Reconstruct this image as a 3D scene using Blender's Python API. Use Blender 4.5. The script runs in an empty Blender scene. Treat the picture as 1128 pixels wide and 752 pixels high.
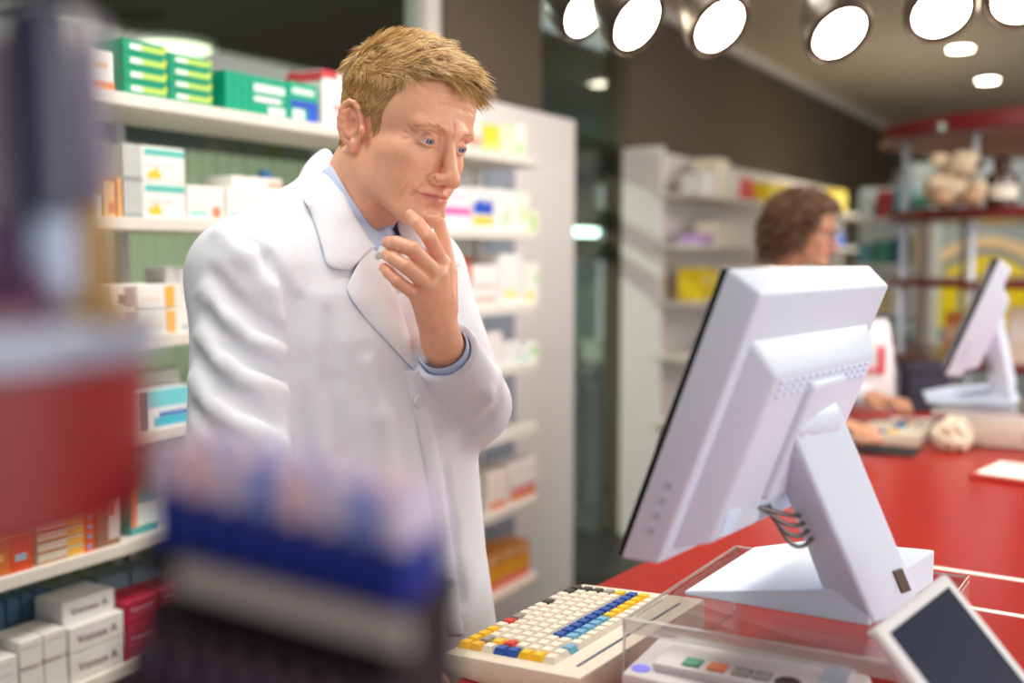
import bpy, bmesh, math, random
import numpy as np
from mathutils import Vector, Matrix
from mathutils.bvhtree import BVHTree

scene = bpy.context.scene
COL = scene.collection
RND = random.Random(7)

# ---------------------------------------------------------------- camera
F_PX = 1120.0; CX, CY = 564.0, 376.0
HORIZON = 280.0; VPX = 1250.0; EYE = 1.45
TILT = math.atan((CY - HORIZON) / F_PX)
HEAD = math.atan((VPX - CX) / (F_PX / math.cos(TILT)))
CAM = Vector((0, 0, EYE))
FWD = Vector((-math.sin(HEAD) * math.cos(TILT), math.cos(HEAD) * math.cos(TILT), -math.sin(TILT)))
RGT = Vector((math.cos(HEAD), math.sin(HEAD), 0))
UPV = RGT.cross(FWD)
cam_d = bpy.data.cameras.new('camera'); cam = bpy.data.objects.new('camera', cam_d); COL.objects.link(cam)
cam_d.sensor_width = 36.0; cam_d.lens = F_PX / 1128.0 * 36.0
cam_d.clip_start = 0.02; cam_d.clip_end = 60
M = Matrix((RGT, UPV, -FWD)).transposed().to_4x4(); M.translation = CAM
cam.matrix_world = M
cam_d.dof.use_dof = True
cam_d.dof.focus_distance = 1.38
cam_d.dof.aperture_fstop = 1.6
scene.camera = cam

def ray(x, y): return FWD + RGT * ((x - CX) / F_PX) - UPV * ((y - CY) / F_PX)
def P(x, y, d): return CAM + ray(x, y) * d                       # pixel and distance along the view axis
def on_z(x, y, z):
    r = ray(x, y); return CAM + r * ((z - EYE) / r.z)
def on_x(x, y, X):
    r = ray(x, y); return CAM + r * (X / r.x)
def on_y(x, y, Y):
    r = ray(x, y); return CAM + r * (Y / r.y)

# ---------------------------------------------------------------- light
scene.view_settings.view_transform = 'Standard'
scene.view_settings.look = 'None'
scene.view_settings.gamma = 1.0
scene.view_settings.use_curve_mapping = False
scene.view_settings.exposure = 0.10
w = bpy.data.worlds.new('daylight'); scene.world = w; w.use_nodes = True
w.node_tree.nodes['Background'].inputs[0].default_value = (0.97, 0.97, 0.96, 1)
w.node_tree.nodes['Background'].inputs[1].default_value = 0.45

def area(name, loc, target, sx, sy, power, color=(1, 1, 1)):
    l = bpy.data.lights.new(name, 'AREA'); l.shape = 'RECTANGLE'; l.size = sx; l.size_y = sy
    l.energy = power; l.color = color
    o = bpy.data.objects.new(name, l); COL.objects.link(o)
    o.location = loc
    o.rotation_euler = (Vector(target) - Vector(loc)).to_track_quat('-Z', 'Y').to_euler()
    return o
# daylight through the shop front on the customers' side of the room
area('shopfront_window_offscreen', (3.95, 0.6, 1.5), (-1.0, 0.6, 1.5), 5.0, 2.3, 115, (1.0, 0.98, 0.94))
# ceiling lamps above the frame: over the dispensing aisle and, added to brighten the background, over the customers' floor
area('aisle_ceiling_lamps_offscreen', (-1.05, 1.6, 2.72), (-1.05, 1.6, 0), 0.5, 3.2, 45, (1.0, 0.95, 0.88))
area('shop_ceiling_fill_offscreen', (1.4, 4.6, 2.72), (1.4, 4.6, 0), 2.0, 4.0, 150, (1.0, 0.95, 0.88))

# ---------------------------------------------------------------- materials
MATS = {}
def lin(c):
    return tuple((v / 255 / 12.92) if v / 255 <= 0.04045 else ((v / 255 + 0.055) / 1.055) ** 2.4 for v in c)
def mat(name, rgb, rough=0.5, metal=0.0, noise=0.0, scale=40.0, bump=0.0, spec=0.5, emit=0.0, trans=0.0, ior=1.45, alpha=1.0, sss=0.0, coat=0.0, detail=3.0):
    if name in MATS: return MATS[name]
    m = bpy.data.materials.new(name); m.use_nodes = True
    nt = m.node_tree; b = nt.nodes['Principled BSDF']
    c = lin(rgb)
    b.inputs['Base Color'].default_value = (*c, 1)
    b.inputs['Roughness'].default_value = rough
    b.inputs['Metallic'].default_value = metal
    b.inputs['Specular IOR Level'].default_value = spec
    b.inputs['IOR'].default_value = ior
    b.inputs['Coat Weight'].default_value = coat
    if trans: b.inputs['Transmission Weight'].default_value = trans
    if alpha < 1: b.inputs['Alpha'].default_value = alpha
    if sss:
        b.inputs['Subsurface Weight'].default_value = sss
        b.inputs['Subsurface Radius'].default_value = (0.012, 0.005, 0.003)
        b.inputs['Subsurface Scale'].default_value = 0.6
    if emit:
        b.inputs['Emission Color'].default_value = (*c, 1); b.inputs['Emission Strength'].default_value = emit
    if noise or bump:
        tc = nt.nodes.new('ShaderNodeTexCoord'); n = nt.nodes.new('ShaderNodeTexNoise')
        n.inputs['Scale'].default_value = scale; n.inputs['Detail'].default_value = detail
        nt.links.new(tc.outputs['Object'], n.inputs['Vector'])
        if noise:
            r = nt.nodes.new('ShaderNodeMixRGB'); r.blend_type = 'MIX'
            r.inputs[1].default_value = (*[v * (1 - noise) for v in c], 1)
            r.inputs[2].default_value = (*[min(1, v * (1 + noise)) for v in c], 1)
            nt.links.new(n.outputs['Fac'], r.inputs[0]); nt.links.new(r.outputs[0], b.inputs['Base Color'])
        if bump:
            bp = nt.nodes.new('ShaderNodeBump'); bp.inputs['Strength'].default_value = bump; bp.inputs['Distance'].default_value = 0.002
            nt.links.new(n.outputs['Fac'], bp.inputs['Height']); nt.links.new(bp.outputs[0], b.inputs['Normal'])
    MATS[name] = m
    return m

# ---------------------------------------------------------------- mesh helpers
class MB:
    """collects shapes; build() links them as ONE mesh object"""
    def __init__(s): s.v = []; s.f = []; s.m = []; s.mats = []
    def mi(s, m):
        if m not in s.mats: s.mats.append(m)
        return s.mats.index(m)
    def add(s, vs, fs, m):
        o = len(s.v); k = s.mi(m); s.v += [tuple(v) for v in vs]
        for f in fs: s.f.append(tuple(i + o for i in f)); s.m.append(k)
        return s
    def box(s, lo, hi, m, bev=0.0, mtx=None):
        lo = Vector(lo); hi = Vector(hi)
        bm = bmesh.new(); bmesh.ops.create_cube(bm, size=1)
        for v in bm.verts: v.co = Vector([lo[i] + (v.co[i] + .5) * (hi[i] - lo[i]) for i in range(3)])
        if bev: bmesh.ops.bevel(bm, geom=bm.edges[:], offset=bev, segments=2 if bev > .003 else 1, affect='EDGES', profile=0.5)
        vs = [v.co.copy() for v in bm.verts]
        if mtx is not None: vs = [mtx @ v for v in vs]
        bm.verts.index_update()
        s.add(vs, [[v.index for v in f.verts] for f in bm.faces], m); bm.free(); return s
    def prism(s, pts, z0, z1, m, bev=0.0, mtx=None):
        """polygon in xy extruded in z"""
        bm = bmesh.new(); a = [bm.verts.new((p[0], p[1], z0)) for p in pts]
        f = bm.faces.new(a); r = bmesh.ops.extrude_face_region(bm, geom=[f])
        for e in r['geom']:
            if isinstance(e, bmesh.types.BMVert): e.co.z = z1
        bmesh.ops.recalc_face_normals(bm, faces=bm.faces[:])
        if bev: bmesh.ops.bevel(bm, geom=bm.edges[:], offset=bev, segments=2, affect='EDGES', profile=0.5)
        bm.verts.index_update()
        vs = [v.co.copy() for v in bm.verts]
        if mtx is not None: vs = [mtx @ v for v in vs]
        s.add(vs, [[v.index for v in f.verts] for f in bm.faces], m); bm.free(); return s
    def lathe(s, prof, m, n=32, mtx=None, cap=True):
        """profile [(r,z)...] turned about z"""
        vs = []; fs = []
        for r, z in prof:
            for i in range(n): a = 2 * math.pi * i / n; vs.append(Vector((r * math.cos(a), r * math.sin(a), z)))
        for j in range(len(prof) - 1):
            for i in range(n): fs.append((j * n + i, j * n + (i + 1) % n, (j + 1) * n + (i + 1) % n, (j + 1) * n + i))
        if cap:
            fs.append(tuple(range(n - 1, -1, -1))); k = (len(prof) - 1) * n; fs.append(tuple(range(k, k + n)))
        if mtx is not None: vs = [mtx @ v for v in vs]
        return s.add(vs, fs, m)
    def tube(s, pts, r, m, n=8):
        pts = [Vector(p) for p in pts]; rs = r if isinstance(r, (list, tuple)) else [r] * len(pts)
        vs = []; fs = []; ref = None
        for i, p in enumerate(pts):
            t = (pts[min(i + 1, len(pts) - 1)] - pts[max(i - 1, 0)]).normalized()
            if ref is None: ref = t.orthogonal().normalized()
            ref = (ref - t * ref.dot(t)).normalized(); b = t.cross(ref)
            for k in range(n): a = 2 * math.pi * k / n; vs.append(p + (ref * math.cos(a) + b * math.sin(a)) * rs[i])
        for i in range(len(pts) - 1):
            for k in range(n): fs.append((i * n + k, i * n + (k + 1) % n, (i + 1) * n + (k + 1) % n, (i + 1) * n + k))
        fs.append(tuple(range(n - 1, -1, -1))); k = (len(pts) - 1) * n; fs.append(tuple(range(k, k + n)))
        return s.add(vs, fs, m)
    def quad(s, a, b, c, d, m): return s.add([a, b, c, d], [(0, 1, 2, 3)], m)
    def mesh(s, name, smooth=False):
        me = bpy.data.meshes.new(name); me.from_pydata(s.v, [], s.f)
        for m in s.mats: me.materials.append(m)
        me.polygons.foreach_set('material_index', s.m)
        if smooth is True: me.polygons.foreach_set('use_smooth', [True] * len(s.f))
        me.update()
        if smooth == 'auto': 
            me.polygons.foreach_set('use_smooth', [True] * len(s.f)); me.set_sharp_from_angle(angle=math.radians(35))
        return me
    def build(s, name, parent=None, smooth=False, loc=None):
        return link(name, s.mesh(name, smooth), parent, loc)

def link(name, data, parent=None, loc=None):
    o = bpy.data.objects.new(name, data); COL.objects.link(o)
    if parent is not None: o.parent = parent
    if loc is not None: o.location = loc
    return o
def thing(name, label, cat, loc=(0, 0, 0), rotz=0.0, group=None, mtx=None):
    o = bpy.data.objects.new(name, None); COL.objects.link(o); o.empty_display_size = 0.05
    if mtx is not None: o.matrix_world = mtx
    else: o.location = loc; o.rotation_euler = (0, 0, rotz)
    return tag(o, label, cat, group)
def tag(o, label, cat, group=None):
    o['label'] = label; o['category'] = cat
    if group: o['group'] = group
    return o
def struct(o): o['kind'] = 'structure'; return o
def copy_tree(o, parent=None):
    c = o.copy(); COL.objects.link(c); c.parent = parent
    for ch in list(o.children): copy_tree(ch, c)
    return c
def frame(o, ux, uy, uz):
    m = Matrix((ux, uy, uz)).transposed().to_4x4(); m.translation = o; return m
def text_mesh(body, size, m, align='CENTER'):
    cu = bpy.data.curves.new('lettering', 'FONT'); cu.body = body; cu.size = size; cu.align_x = align; cu.align_y = 'CENTER'; cu.resolution_u = 2
    t = bpy.data.objects.new('lettering', cu); COL.objects.link(t)
    dg = bpy.context.evaluated_depsgraph_get(); me = bpy.data.meshes.new_from_object(t.evaluated_get(dg))
    bpy.data.objects.remove(t); bpy.data.curves.remove(cu)
    me.materials.clear(); me.materials.append(m); return me
# ================================================================= the setting
m_floor = mat('dark_floor', (58, 56, 54), 0.45, noise=.15, scale=6)
m_ceil = mat('ceiling_paint', (222, 208, 186), 0.9, noise=.03, scale=3)
m_brown = mat('taupe_wall_paint', (104, 92, 78), 0.85, noise=.05, scale=5, bump=.1)
m_white = mat('white_laminate', (236, 231, 228), 0.45, noise=.02, scale=4)
m_greyw = mat('grey_frame', (150, 148, 144), 0.5)
m_alu = mat('brushed_aluminium', (176, 178, 180), 0.35, metal=.85, noise=.05, scale=60)
m_green = mat('office_green_wall', (92, 98, 84), 0.8, noise=.05, scale=3)
m_office = mat('office_ceiling', (66, 68, 58), 0.9, noise=.05, scale=3)
m_dark = mat('dark_grey_blind', (62, 62, 56), 0.7)
def clear_mat(name, tint, solid=0.0, rough=.04):
    """thin clear sheet: tinted see-through with a facing-dependent gloss"""
    m = bpy.data.materials.new(name); m.use_nodes = True; nt = m.node_tree; nt.nodes.clear(); N = nt.nodes.new; K = nt.links.new
    o = N('ShaderNodeOutputMaterial'); mx = N('ShaderNodeMixShader'); t = N('ShaderNodeBsdfTransparent'); g = N('ShaderNodeBsdfGlossy'); lw = N('ShaderNodeLayerWeight'); d = N('ShaderNodeBsdfDiffuse'); m2 = N('ShaderNodeMixShader'); pw = N('ShaderNodeMath'); ml = N('ShaderNodeMath')
    pw.operation = 'POWER'; pw.inputs[1].default_value = 4.0; ml.operation = 'MULTIPLY_ADD'; ml.inputs[1].default_value = .8; ml.inputs[2].default_value = .035
    t.inputs[0].default_value = (*tint, 1); g.inputs['Roughness'].default_value = rough; d.inputs[0].default_value = (.85, .83, .82, 1); m2.inputs[0].default_value = solid
    K(lw.outputs['Facing'], pw.inputs[0]); K(pw.outputs[0], ml.inputs[0]); K(ml.outputs[0], mx.inputs[0])
    K(t.outputs[0], m2.inputs[1]); K(d.outputs[0], m2.inputs[2]); K(m2.outputs[0], mx.inputs[1]); K(g.outputs[0], mx.inputs[2]); K(mx.outputs[0], o.inputs[0]); return m
m_glass = clear_mat('green_tinted_glass', (.88, .96, .92))
m_lamp = mat('lamp_glow', (255, 240, 216), 0.5, emit=32.0)
m_lampc = mat('office_lamp_glow', (238, 240, 205), 0.5, emit=2.0)
m_strip = mat('office_strip_glow', (214, 240, 228), 0.5, emit=7.0)

XW = -2.0      # front plane of the shelf wall
ZC = 2.76
b = MB(); b.box((-6.5, -3.0, -.05), (4.0, 13.0, 0), m_floor); struct(b.build('floor'))
b = MB(); b.box((-2.35, -3.0, ZC), (4.0, 13.0, ZC + .06), m_ceil); struct(b.build('ceiling'))
b = MB(); b.box((-6.5, -3.0, 2.42), (-2.36, 13.0, 2.48), m_office); struct(b.build('ceiling_office'))
b = MB(); b.box((-6.6, -3.0, 0), (-6.5, 13.0, 2.42), m_green); struct(b.build('wall_office'))
# taupe wall: bulkhead above the shelf units and piers between the openings
def y_at(px, X=-2.22, py=100): return on_x(px, py, X).y
XB0, XB1 = -2.36, -2.22
yA = on_x(491, 60, XB1).y; yB = on_x(597, 60, XB1).y; yC = on_x(694, 60, XB1).y
b = MB()
b.box((XB0, yA, 0), (XB1, yB, ZC), m_brown)
b.box((XB0, yC, 0), (XB1, 11.2, ZC), m_brown)
struct(b.build('wall_left'))
b = MB(); b.box((XB0, 11.2, 0), (4.0, 11.4, ZC), m_brown); struct(b.build('wall_back'))
b = MB(); b.box((-2.22, yC, ZC - .06), (-2.19, 11.2, ZC), m_white, .004); struct(b.build('trim_1'))
# glazed partition behind the near shelf unit
win = struct(MB().box((XB0 + .02, yA - .09, 0), (XB1 - .02, yA, ZC), m_white, .004).build('window_1'))
fr = MB(); 
yN = -1.2
fr.box((XB0 + .03, yN, 0), (XB1 - .03, yA - .09, .08), m_greyw); fr.box((XB0 + .03, yN, 2.66), (XB1 - .03, yA - .09, ZC), m_greyw)
fr.build('window_frame', win)
for px in (112, 128):
    yy = on_x(px, 270, -2.29).y
    MB().box((-2.31, yy - .018, .08), (-2.26, yy + .018, 1.5), m_greyw, .003).build('mullion', win)
for ya, yb in ((yN, on_x(112, 270, -2.29).y), (on_x(112, 270, -2.29).y, on_x(128, 270, -2.29).y), (on_x(128, 270, -2.29).y, yA - .09)):
    MB().box((-2.294, ya + .001, .08), (-2.286, yb - .001, 2.66), m_glass).build('pane', win)
# glazed office front in the gap between the two shelf units
win = struct(MB().box((XB0, yB, 2.60), (XB1, yC, ZC), m_greyw).build('window_2'))
MB().box((-2.294, yB, 0.02), (-2.286, yC, 2.6), m_glass).build('pane', win)
for z0, z1 in ((1.86, 2.02), (1.58, 1.68), (1.42, 1.52)):
    MB().box((-2.345, yB, z0), (-2.33, yC, z1), m_dark).build('blind', win)
# things in the office beyond the glass
pan = on_x(650, 210, -4.2)
for z0, z1 in ((1.62, 1.80), (1.48, 1.55)):
    o = MB().box((-4.25, 6.5, z0 ), (-4.2, 8.4, z1), m_strip, .01).build('wall_light'); tag(o, 'long pale light strip glowing inside the glazed office', 'light', 'office light strips')
m_mint = mat('mint_panel', (170, 205, 192), .6)
o = MB().box((-4.9, 5.6, .0), (-4.84, 9.6, 1.5), m_mint, .005).build('partition_screen'); tag(o, 'pale mint partition screen inside the glazed office', 'screen')
m_desk = mat('office_desk', (70, 74, 70), .5)
dk = thing('office_desk', 'dark office desk behind the glass between shelf units', 'desk', (-2.98, 5.75, 0))
MB().box((-.32, -.6, .72), (.32, .6, .76), m_desk, .005).build('desk_top', dk)
for sx in (-.28, .28):
    for sy in (-.55, .55): MB().box((sx - .025, sy - .025, 0), (sx + .025, sy + .025, .72), m_desk).build('leg', dk)
ch = thing('office_chair', 'dark swivel chair at the office desk behind glass', 'chair', (-2.80, 4.74, 0), 1.9)
m_chair = mat('chair_fabric', (38, 42, 42), .8)
MB().box((-.24, -.24, .44), (.24, .24, .52), m_chair, .03).build('seat', ch)
MB().box((.2, -.22, .58), (.26, .22, 1.02), m_chair, .02).build('backrest', ch)
MB().tube([(0, 0, .06), (0, 0, .45)], .025, m_alu).build('stem', ch)
for k in range(5):
    a = k * 2 * math.pi / 5
    MB().tube([(0, 0, .08), (.26 * math.cos(a), .26 * math.sin(a), .03)], .018, m_alu).build('leg', ch)
for k, (dy, c, dz) in enumerate((( -.5, (205, 210, 200), .16), (.1, (225, 225, 218), .12))):
    tag(MB().box((-3.15, 5.75 + dy, .76), (-2.85, 6.0 + dy, .76 + dz), mat('paper_stack_%d' % k, c, .7), .004).build('paper_tray'),
        ('tall' if k == 0 else 'low') + ' pale paper tray on the office desk', 'tray')
# round office ceiling lamp seen through the partition glass
c = on_z(190, 44, 2.42); 
ol = thing('round_ceiling_lamp', 'round flush lamp on the dim office ceiling', 'lamp', (c.x, c.y, 2.42))
MB().lathe([(.17, 0), (.19, -.01), (.19, -.03), (.175, -.035)], m_white, 40).build('rim', ol, 'auto')
MB().lathe([(.172, -.034), (.16, -.045), (.01, -.05)], m_lampc, 40).build('diffuser', ol, True)
_l = bpy.data.lights.new('round_lamp_light', 'AREA'); _l.shape = 'DISK'; _l.size = .3; _l.energy = 70; _l.color = (.97, 1.0, .88)
_lo = bpy.data.objects.new('round_lamp_light', _l); COL.objects.link(_lo); _lo.parent = ol; _lo.location = (0, 0, -.056)
m_cab = mat('office_cabinet', (88, 90, 84), .6)
o = thing('office_cabinet', 'dark grey tall cabinet at the back of the office', 'cabinet', (-5.4, 5.2, 0))
MB().box((-.4, -2.6, 0), (.4, -.4, 2.1), m_cab, .006).build('body', o)
for k in range(3): MB().box((.4, -2.58 + k * .73, .05), (.415, -1.87 + k * .73, 2.06), m_cab, .004).build('door', o)

# pale folded curtain behind the partition glass
cu_ = MB(); nfold = 60
vs = []; fs = []
for i in range(nfold * 4 + 1):
    y = -.6 + i * 3.6 / (nfold * 4); x = -2.75 + .025 * math.sin(i * math.pi / 2 * .9)
    vs += [(x, y, .05), (x, y, 1.80)]
for i in range(nfold * 4): fs.append((i * 2, i * 2 + 2, i * 2 + 3, i * 2 + 1))
tag(cu_.add(vs, fs, mat('curtain_sage', (206, 204, 182), .8)).build('curtain', None, True), 'pale grey green folded curtain hanging behind the partition glass', 'curtain')
bpy.data.objects['curtain'].modifiers.new('thickness', 'SOLIDIFY').thickness = .004
# ================================================================= shelf units
# backing panel of the near unit and the thin uprights
yP = 3.78
o = tag(MB().box((XW - .03, 2.78, 0.02), (XW, yP, 2.0), m_white, .003).build('shelf_backing_panel'), 'tall white backing panel behind the shelf ends', 'panel')
LEVELS = [1.772, 1.525, 1.282, 1.082, .862, .608, .325]        # shelf tops
XF = -1.735
SY0, SY1 = .35, 3.08
m_shelf = mat('shelf_white', (228, 222, 212), 0.5, noise=.03, scale=6)
unit = thing('wall_shelf_unit', 'long white wall shelf unit loaded with medicine boxes behind the pharmacist', 'shelf', (0, 0, 0))
for z in LEVELS:
    pts = [(XF, SY0), (XF, SY1 - .09)]
    for k in range(7):
        a = k / 6 * math.pi / 2; pts.append((XF - .09 + .09 * math.cos(a), SY1 - .09 + .09 * math.sin(a)))
    pts += [(XW + .004, SY1), (XW + .004, SY0)]
    MB().prism(pts, z - .026, z, m_shelf, .003).build('shelf_board', unit)
for px in (131, 349, 470, 527):
    yy = on_x(px, 200, XW + .015).y
    MB().box((XW + .003, yy - .013, .02), (XW + .027, yy + .013, 1.99 if px > 400 else 1.75), m_alu if px < 400 else m_white, .002).build('upright', unit)
m_bluegrey = mat('blue_grey_panel', (150, 158, 172), .6)
yb0 = on_x(531, 330, XW + .002).y; yb1 = on_x(567, 330, XW + .002).y
MB().box((XW + .0005, yb0, .3), (XW + .003, yb1, 1.8), m_bluegrey).build('grey_back_strip', unit)

# far unit
FY0, FY1 = on_x(733, 158, XW).y, 8.45
fu = thing('far_shelf_unit', 'white shelf unit with rear slat panel beyond the glazed gap', 'shelf', (0, 0, 0))
MB().box((XW - .22, FY0, 0), (XW - .04, FY1, 1.96), m_white, .004).build('backing', fu)
MB().box((XW - .22, FY0 - .03, 0), (XW, FY0, 1.98), m_white, .004).build('end_panel', fu)
m_slat = mat('slat_panel', (222, 216, 214), .5)
nsl = 18
for k in range(nsl):
    z0 = .06 + k * (1.90 / nsl)
    MB().box((XW - .04, FY0, z0), (XW - .028, FY1, z0 + 1.90 / nsl - .012), m_slat, .002).build('slat', fu)
yf0 = on_x(768, 250, XW + .19).y
FL = [1.75, 1.5, 1.22, .95, .62, .3]
for z in FL: MB().box((XW - .028, yf0, z - .025), (XW + .2, FY1 - .1, z), m_shelf, .003).build('shelf_board', fu)

# ---- packages: every box its own object, printed panels as flat colour on its faces
PK = {}
def package(kind, label, cat, y0, z, w, h, d, base, prints=(), xf=XF - .012, group=None, name='medicine_box', rot=0.0, text=None):
    """box with its front on x = xf, from y0 to y0+w, standing on z; prints (u0,v0,u1,v1,rgb,side) in 0..1 of that face"""
    key = (kind, round(w, 4), round(h, 4), round(d, 4))
    if key not in PK:
        mb = MB(); mb.box((-d, 0, 0), (0, w, h), mat('card_%d_%d_%d' % tuple(base), base, .5, noise=.03, scale=20), min(.0016, h * .04, w * .04))
        for ip, pr in enumerate(prints):
            u0, v0, u1, v1, rgb = pr[:5]; side = pr[5] if len(pr) > 5 else 'f'
            mm = mat('ink_%d_%d_%d' % tuple(rgb), rgb, .45); e = .0004 + .0002 * ip
            if 'f' in side: mb.quad((e, u0 * w, v0 * h), (e, u1 * w, v0 * h), (e, u1 * w, v1 * h), (e, u0 * w, v1 * h), mm)
            if 's' in side: mb.quad((-d + u0 * d, -e, v0 * h), (-d + u1 * d, -e, v0 * h), (-d + u1 * d, -e, v1 * h), (-d + u0 * d, -e, v1 * h), mm)
            if 't' in side: mb.quad((-d + v0 * d, u0 * w, h + e), (-d + v1 * d, u0 * w, h + e), (-d + v1 * d, u1 * w, h + e), (-d + v0 * d, u1 * w, h + e), mm)
        PK[key] = mb.mesh(name)
    o = link(name, PK[key]); o.location = (xf, y0, z); o.rotation_euler = (0, 0, rot)
    tag(o, label, cat, group)
    if text:
        body, size, rgb, v = text
        t = link('lettering', text_mesh(body, size, mat('ink_%d_%d_%d' % tuple(rgb), rgb, .45)), o)
        t.matrix_local = Matrix(((0, 0, 1, .0016), (1, 0, 0, w / 2), (0, 1, 0, h * v), (0, 0, 0, 1)))
    return o
def yx(px, py, xf=XF - .012): return on_x(px, py, xf).y
def zx(px, py, xf=XF - .012): return on_x(px, py, xf).z
WH = (240, 238, 234)
# --- top shelf
z = LEVELS[0]
GR = (0, 150, 112); LIME = (186, 218, 96)
y0, y1, y2 = yx(137, 100), yx(187, 105), yx(236, 112)
hh = (zx(160, 46) - z) / 4
for k, (ya, yb) in enumerate(((y0, y1 - .004), (y1, y2 - .004))):
    for j in range(4):
        package('green', 'dark green medicine box with lime band in the top shelf double stack', 'box', ya, z + j * hh * (1 if k == 0 else .92), yb - ya, hh * (1 if k == 0 else .92) - .0005, .10, GR,
                ((.15, .3, .78, .7, (228, 240, 228)), (.42, .3, .95, .7, LIME), (.9, .6, .98, .95, (190, 215, 60))) if j % 2 == 0 else ((.3, .35, .82, .65, (170, 215, 195)), (.86, .3, .97, .7, (200, 215, 60))), group='green boxes in the double stack')
yy = yx(276, 122)
for k in range(4):
    package('greenup%d' % (k == 3), 'upright green carton in the row beside a green and blue carton', 'box', yx(249, 118) + k * (yy - yx(249, 118)) / 3, z, (yy - yx(249, 118)) / 3 - .001 if k < 3 else yx(318, 128) - yy, zx(300, 87) - z, .055 , (0, 160, 124),
            ((.1, .6, .9, .8, (225, 238, 232)), (.1, .35, .8, .48, (235, 235, 235)), (.45, .06, .9, .25, (220, 240, 235))) if k == 3 else (), group='upright green cartons on the top shelf')
package('greenblue', 'green carton with a blue corner on the top shelf', 'box', yx(319, 130), z, yx(352, 133) - yx(319, 130) - .003, (zx(335, 92) - z), .055, (10, 166, 130),
        ((.1, .7, .85, .85, (215, 235, 228)), (.05, .34, .98, .54, (40, 80, 190)), (.6, .02, .98, .34, (30, 90, 200)), (.1, .05, .5, .3, (225, 240, 235))))
package('whitered', 'large white carton with a red upper edge at the pharmacist\'s head', 'box', yx(356, 137), z, .19, zx(365, 78) - z, .12, WH, ((.0, .86, .3, 1, (205, 60, 70), 'fs'), (.2, .3, .8, .4, (225, 150, 150)), (.1, .8, 1, .98, (215, 80, 90), 's')))
package('whiteorange', 'white carton with an orange foot beside the green stack', 'box', yx(84, 95), z, yx(131, 99) - yx(84, 95) - .012, zx(110, 55) - z, .11, WH, ((.0, .02, 1, .22, (235, 130, 30), 'fs'), (.2, .55, .8, .7, (230, 190, 120))))
for k, (a, c, t, base, pr, lb) in enumerate(((500, 521, 128, (236, 214, 206), ((.2, .2, .8, .7, (228, 150, 130)),), 'pale pink carton on the top shelf by the backing panel'),
     (522, 541, 122, (240, 236, 230), ((.1, .5, .9, .9, (245, 225, 215)), (.1, .1, .9, .4, (232, 160, 140))), 'cream carton with salmon print on the top shelf by the backing panel'),
     (542, 558, 137, (247, 214, 60), ((.1, .1, .9, .3, (250, 235, 160)),), 'bright yellow carton on the top shelf by the backing panel'),
     (559, 574, 138, (222, 238, 196), (), 'pale green carton on the top shelf by the backing panel'),
     (575, 588, 136, (236, 240, 226), ((.1, .1, .9, .4, (190, 225, 170)),), 'white carton with faint green foot at the shelf end'))):
    package('tr%d' % k, lb, 'box', yx(a, 172), z, yx(c, 172) - yx(a, 172) - .006, zx((a + c) / 2, t) - z, .09, base, pr, xf=XF - .04)
# --- second shelf
z = LEVELS[1]
yA2, yB2 = yx(158, 232), yx(205, 234); hb = (zx(180, 162) - z) / 2
for j in range(2):
    package('tealtop', 'white medicine box with teal top band and small yellow mark, stacked in two', 'box', yA2, z + j * hb, yB2 - yA2, hb - .0005, .11, WH,
            ((.05, .74, .98, .93, (96, 196, 184)), (.12, .1, .42, .3, (246, 200, 60)), (.25, .3, .35, .4, (246, 200, 60)), (.1, .45, .7, .55, (225, 225, 225))), group='teal topped boxes on the second shelf')
for k in range(4):
    for j in range(2):
        package('thin', 'slim grey and white carton standing in a row by the teal topped boxes', 'box', yx(137, 232) + k * (yA2 - yx(137, 232)) / 4, z + j * hb, (yA2 - yx(137, 232)) / 4 - .001, hb - .0005, .09, (214, 212, 206) if k % 2 else (196, 200, 196), ((.0, .0, 1, .12, (150, 160, 160)),), group='slim cartons on the second shelf')
for k, (a, c) in enumerate(((207, 249), (250, 330))):
    package('wideteal%d' % k, 'wide white box with teal line' + (' and orange dot' if k == 0 else '') + ' on the second shelf', 'box', yx(a, 236), z, yx(c, 240) - yx(a, 236) - .004, zx(230, 205) - z, .10, WH,
            ((.06, .12, .5, .26, (150, 220, 205)), (.66, .08, .88, .4, (240, 140, 100))) if k == 0 else ((.04, .12, .4, .24, (150, 220, 205)),))
package('backwhite', 'white flat carton lying on the wide boxes of the second shelf', 'box', yx(262, 204), zx(230, 205), .16, .03, .09, (236, 234, 230), ((.7, .2, .98, .7, (240, 170, 150)),), xf=XF - .03)
bt = thing('blue_capped_bottle', 'white bottle with blue cap behind the pharmacist\'s shoulder', 'bottle', (XF - .17, yx(312, 235) + .1, z))
MB().lathe([(.022, 0), (.024, .004), (.024, .085), (.012, .1), (.012, .11)], mat('bottle_white', WH, .35), 20).build('bottle_body', bt, 'auto')
MB().lathe([(.016, .1), (.016, .135), (.014, .138)], mat('cap_blue', (70, 150, 215), .35), 20).build('cap', bt, 'auto')
for k, (a, c, t, base, pr, lb) in enumerate(((72, 96, 205, (238, 220, 200), ((.2, .2, .6, .5, (92, 80, 100)), (.0, .7, 1, 1, (240, 200, 150))), 'cream box with a dark mark at the start of the second shelf'),
     (97, 112, 214, (240, 232, 220), ((.1, .1, .5, .5, (236, 190, 110)),), 'low cream box with ochre print on the second shelf'),
     (113, 128, 200, (238, 190, 120), ((.4, .1, .9, .4, (220, 110, 80)),), 'ochre box with a red corner on the second shelf'),
     (129, 136, 196, (230, 170, 100), (), 'narrow orange box on the second shelf'))):
    package('sl%d' % k, lb, 'box', yx(a, 232), z, yx(c, 232) - yx(a, 232) - .003, zx((a + c) / 2, t) - z, .08, base, pr)
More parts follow.
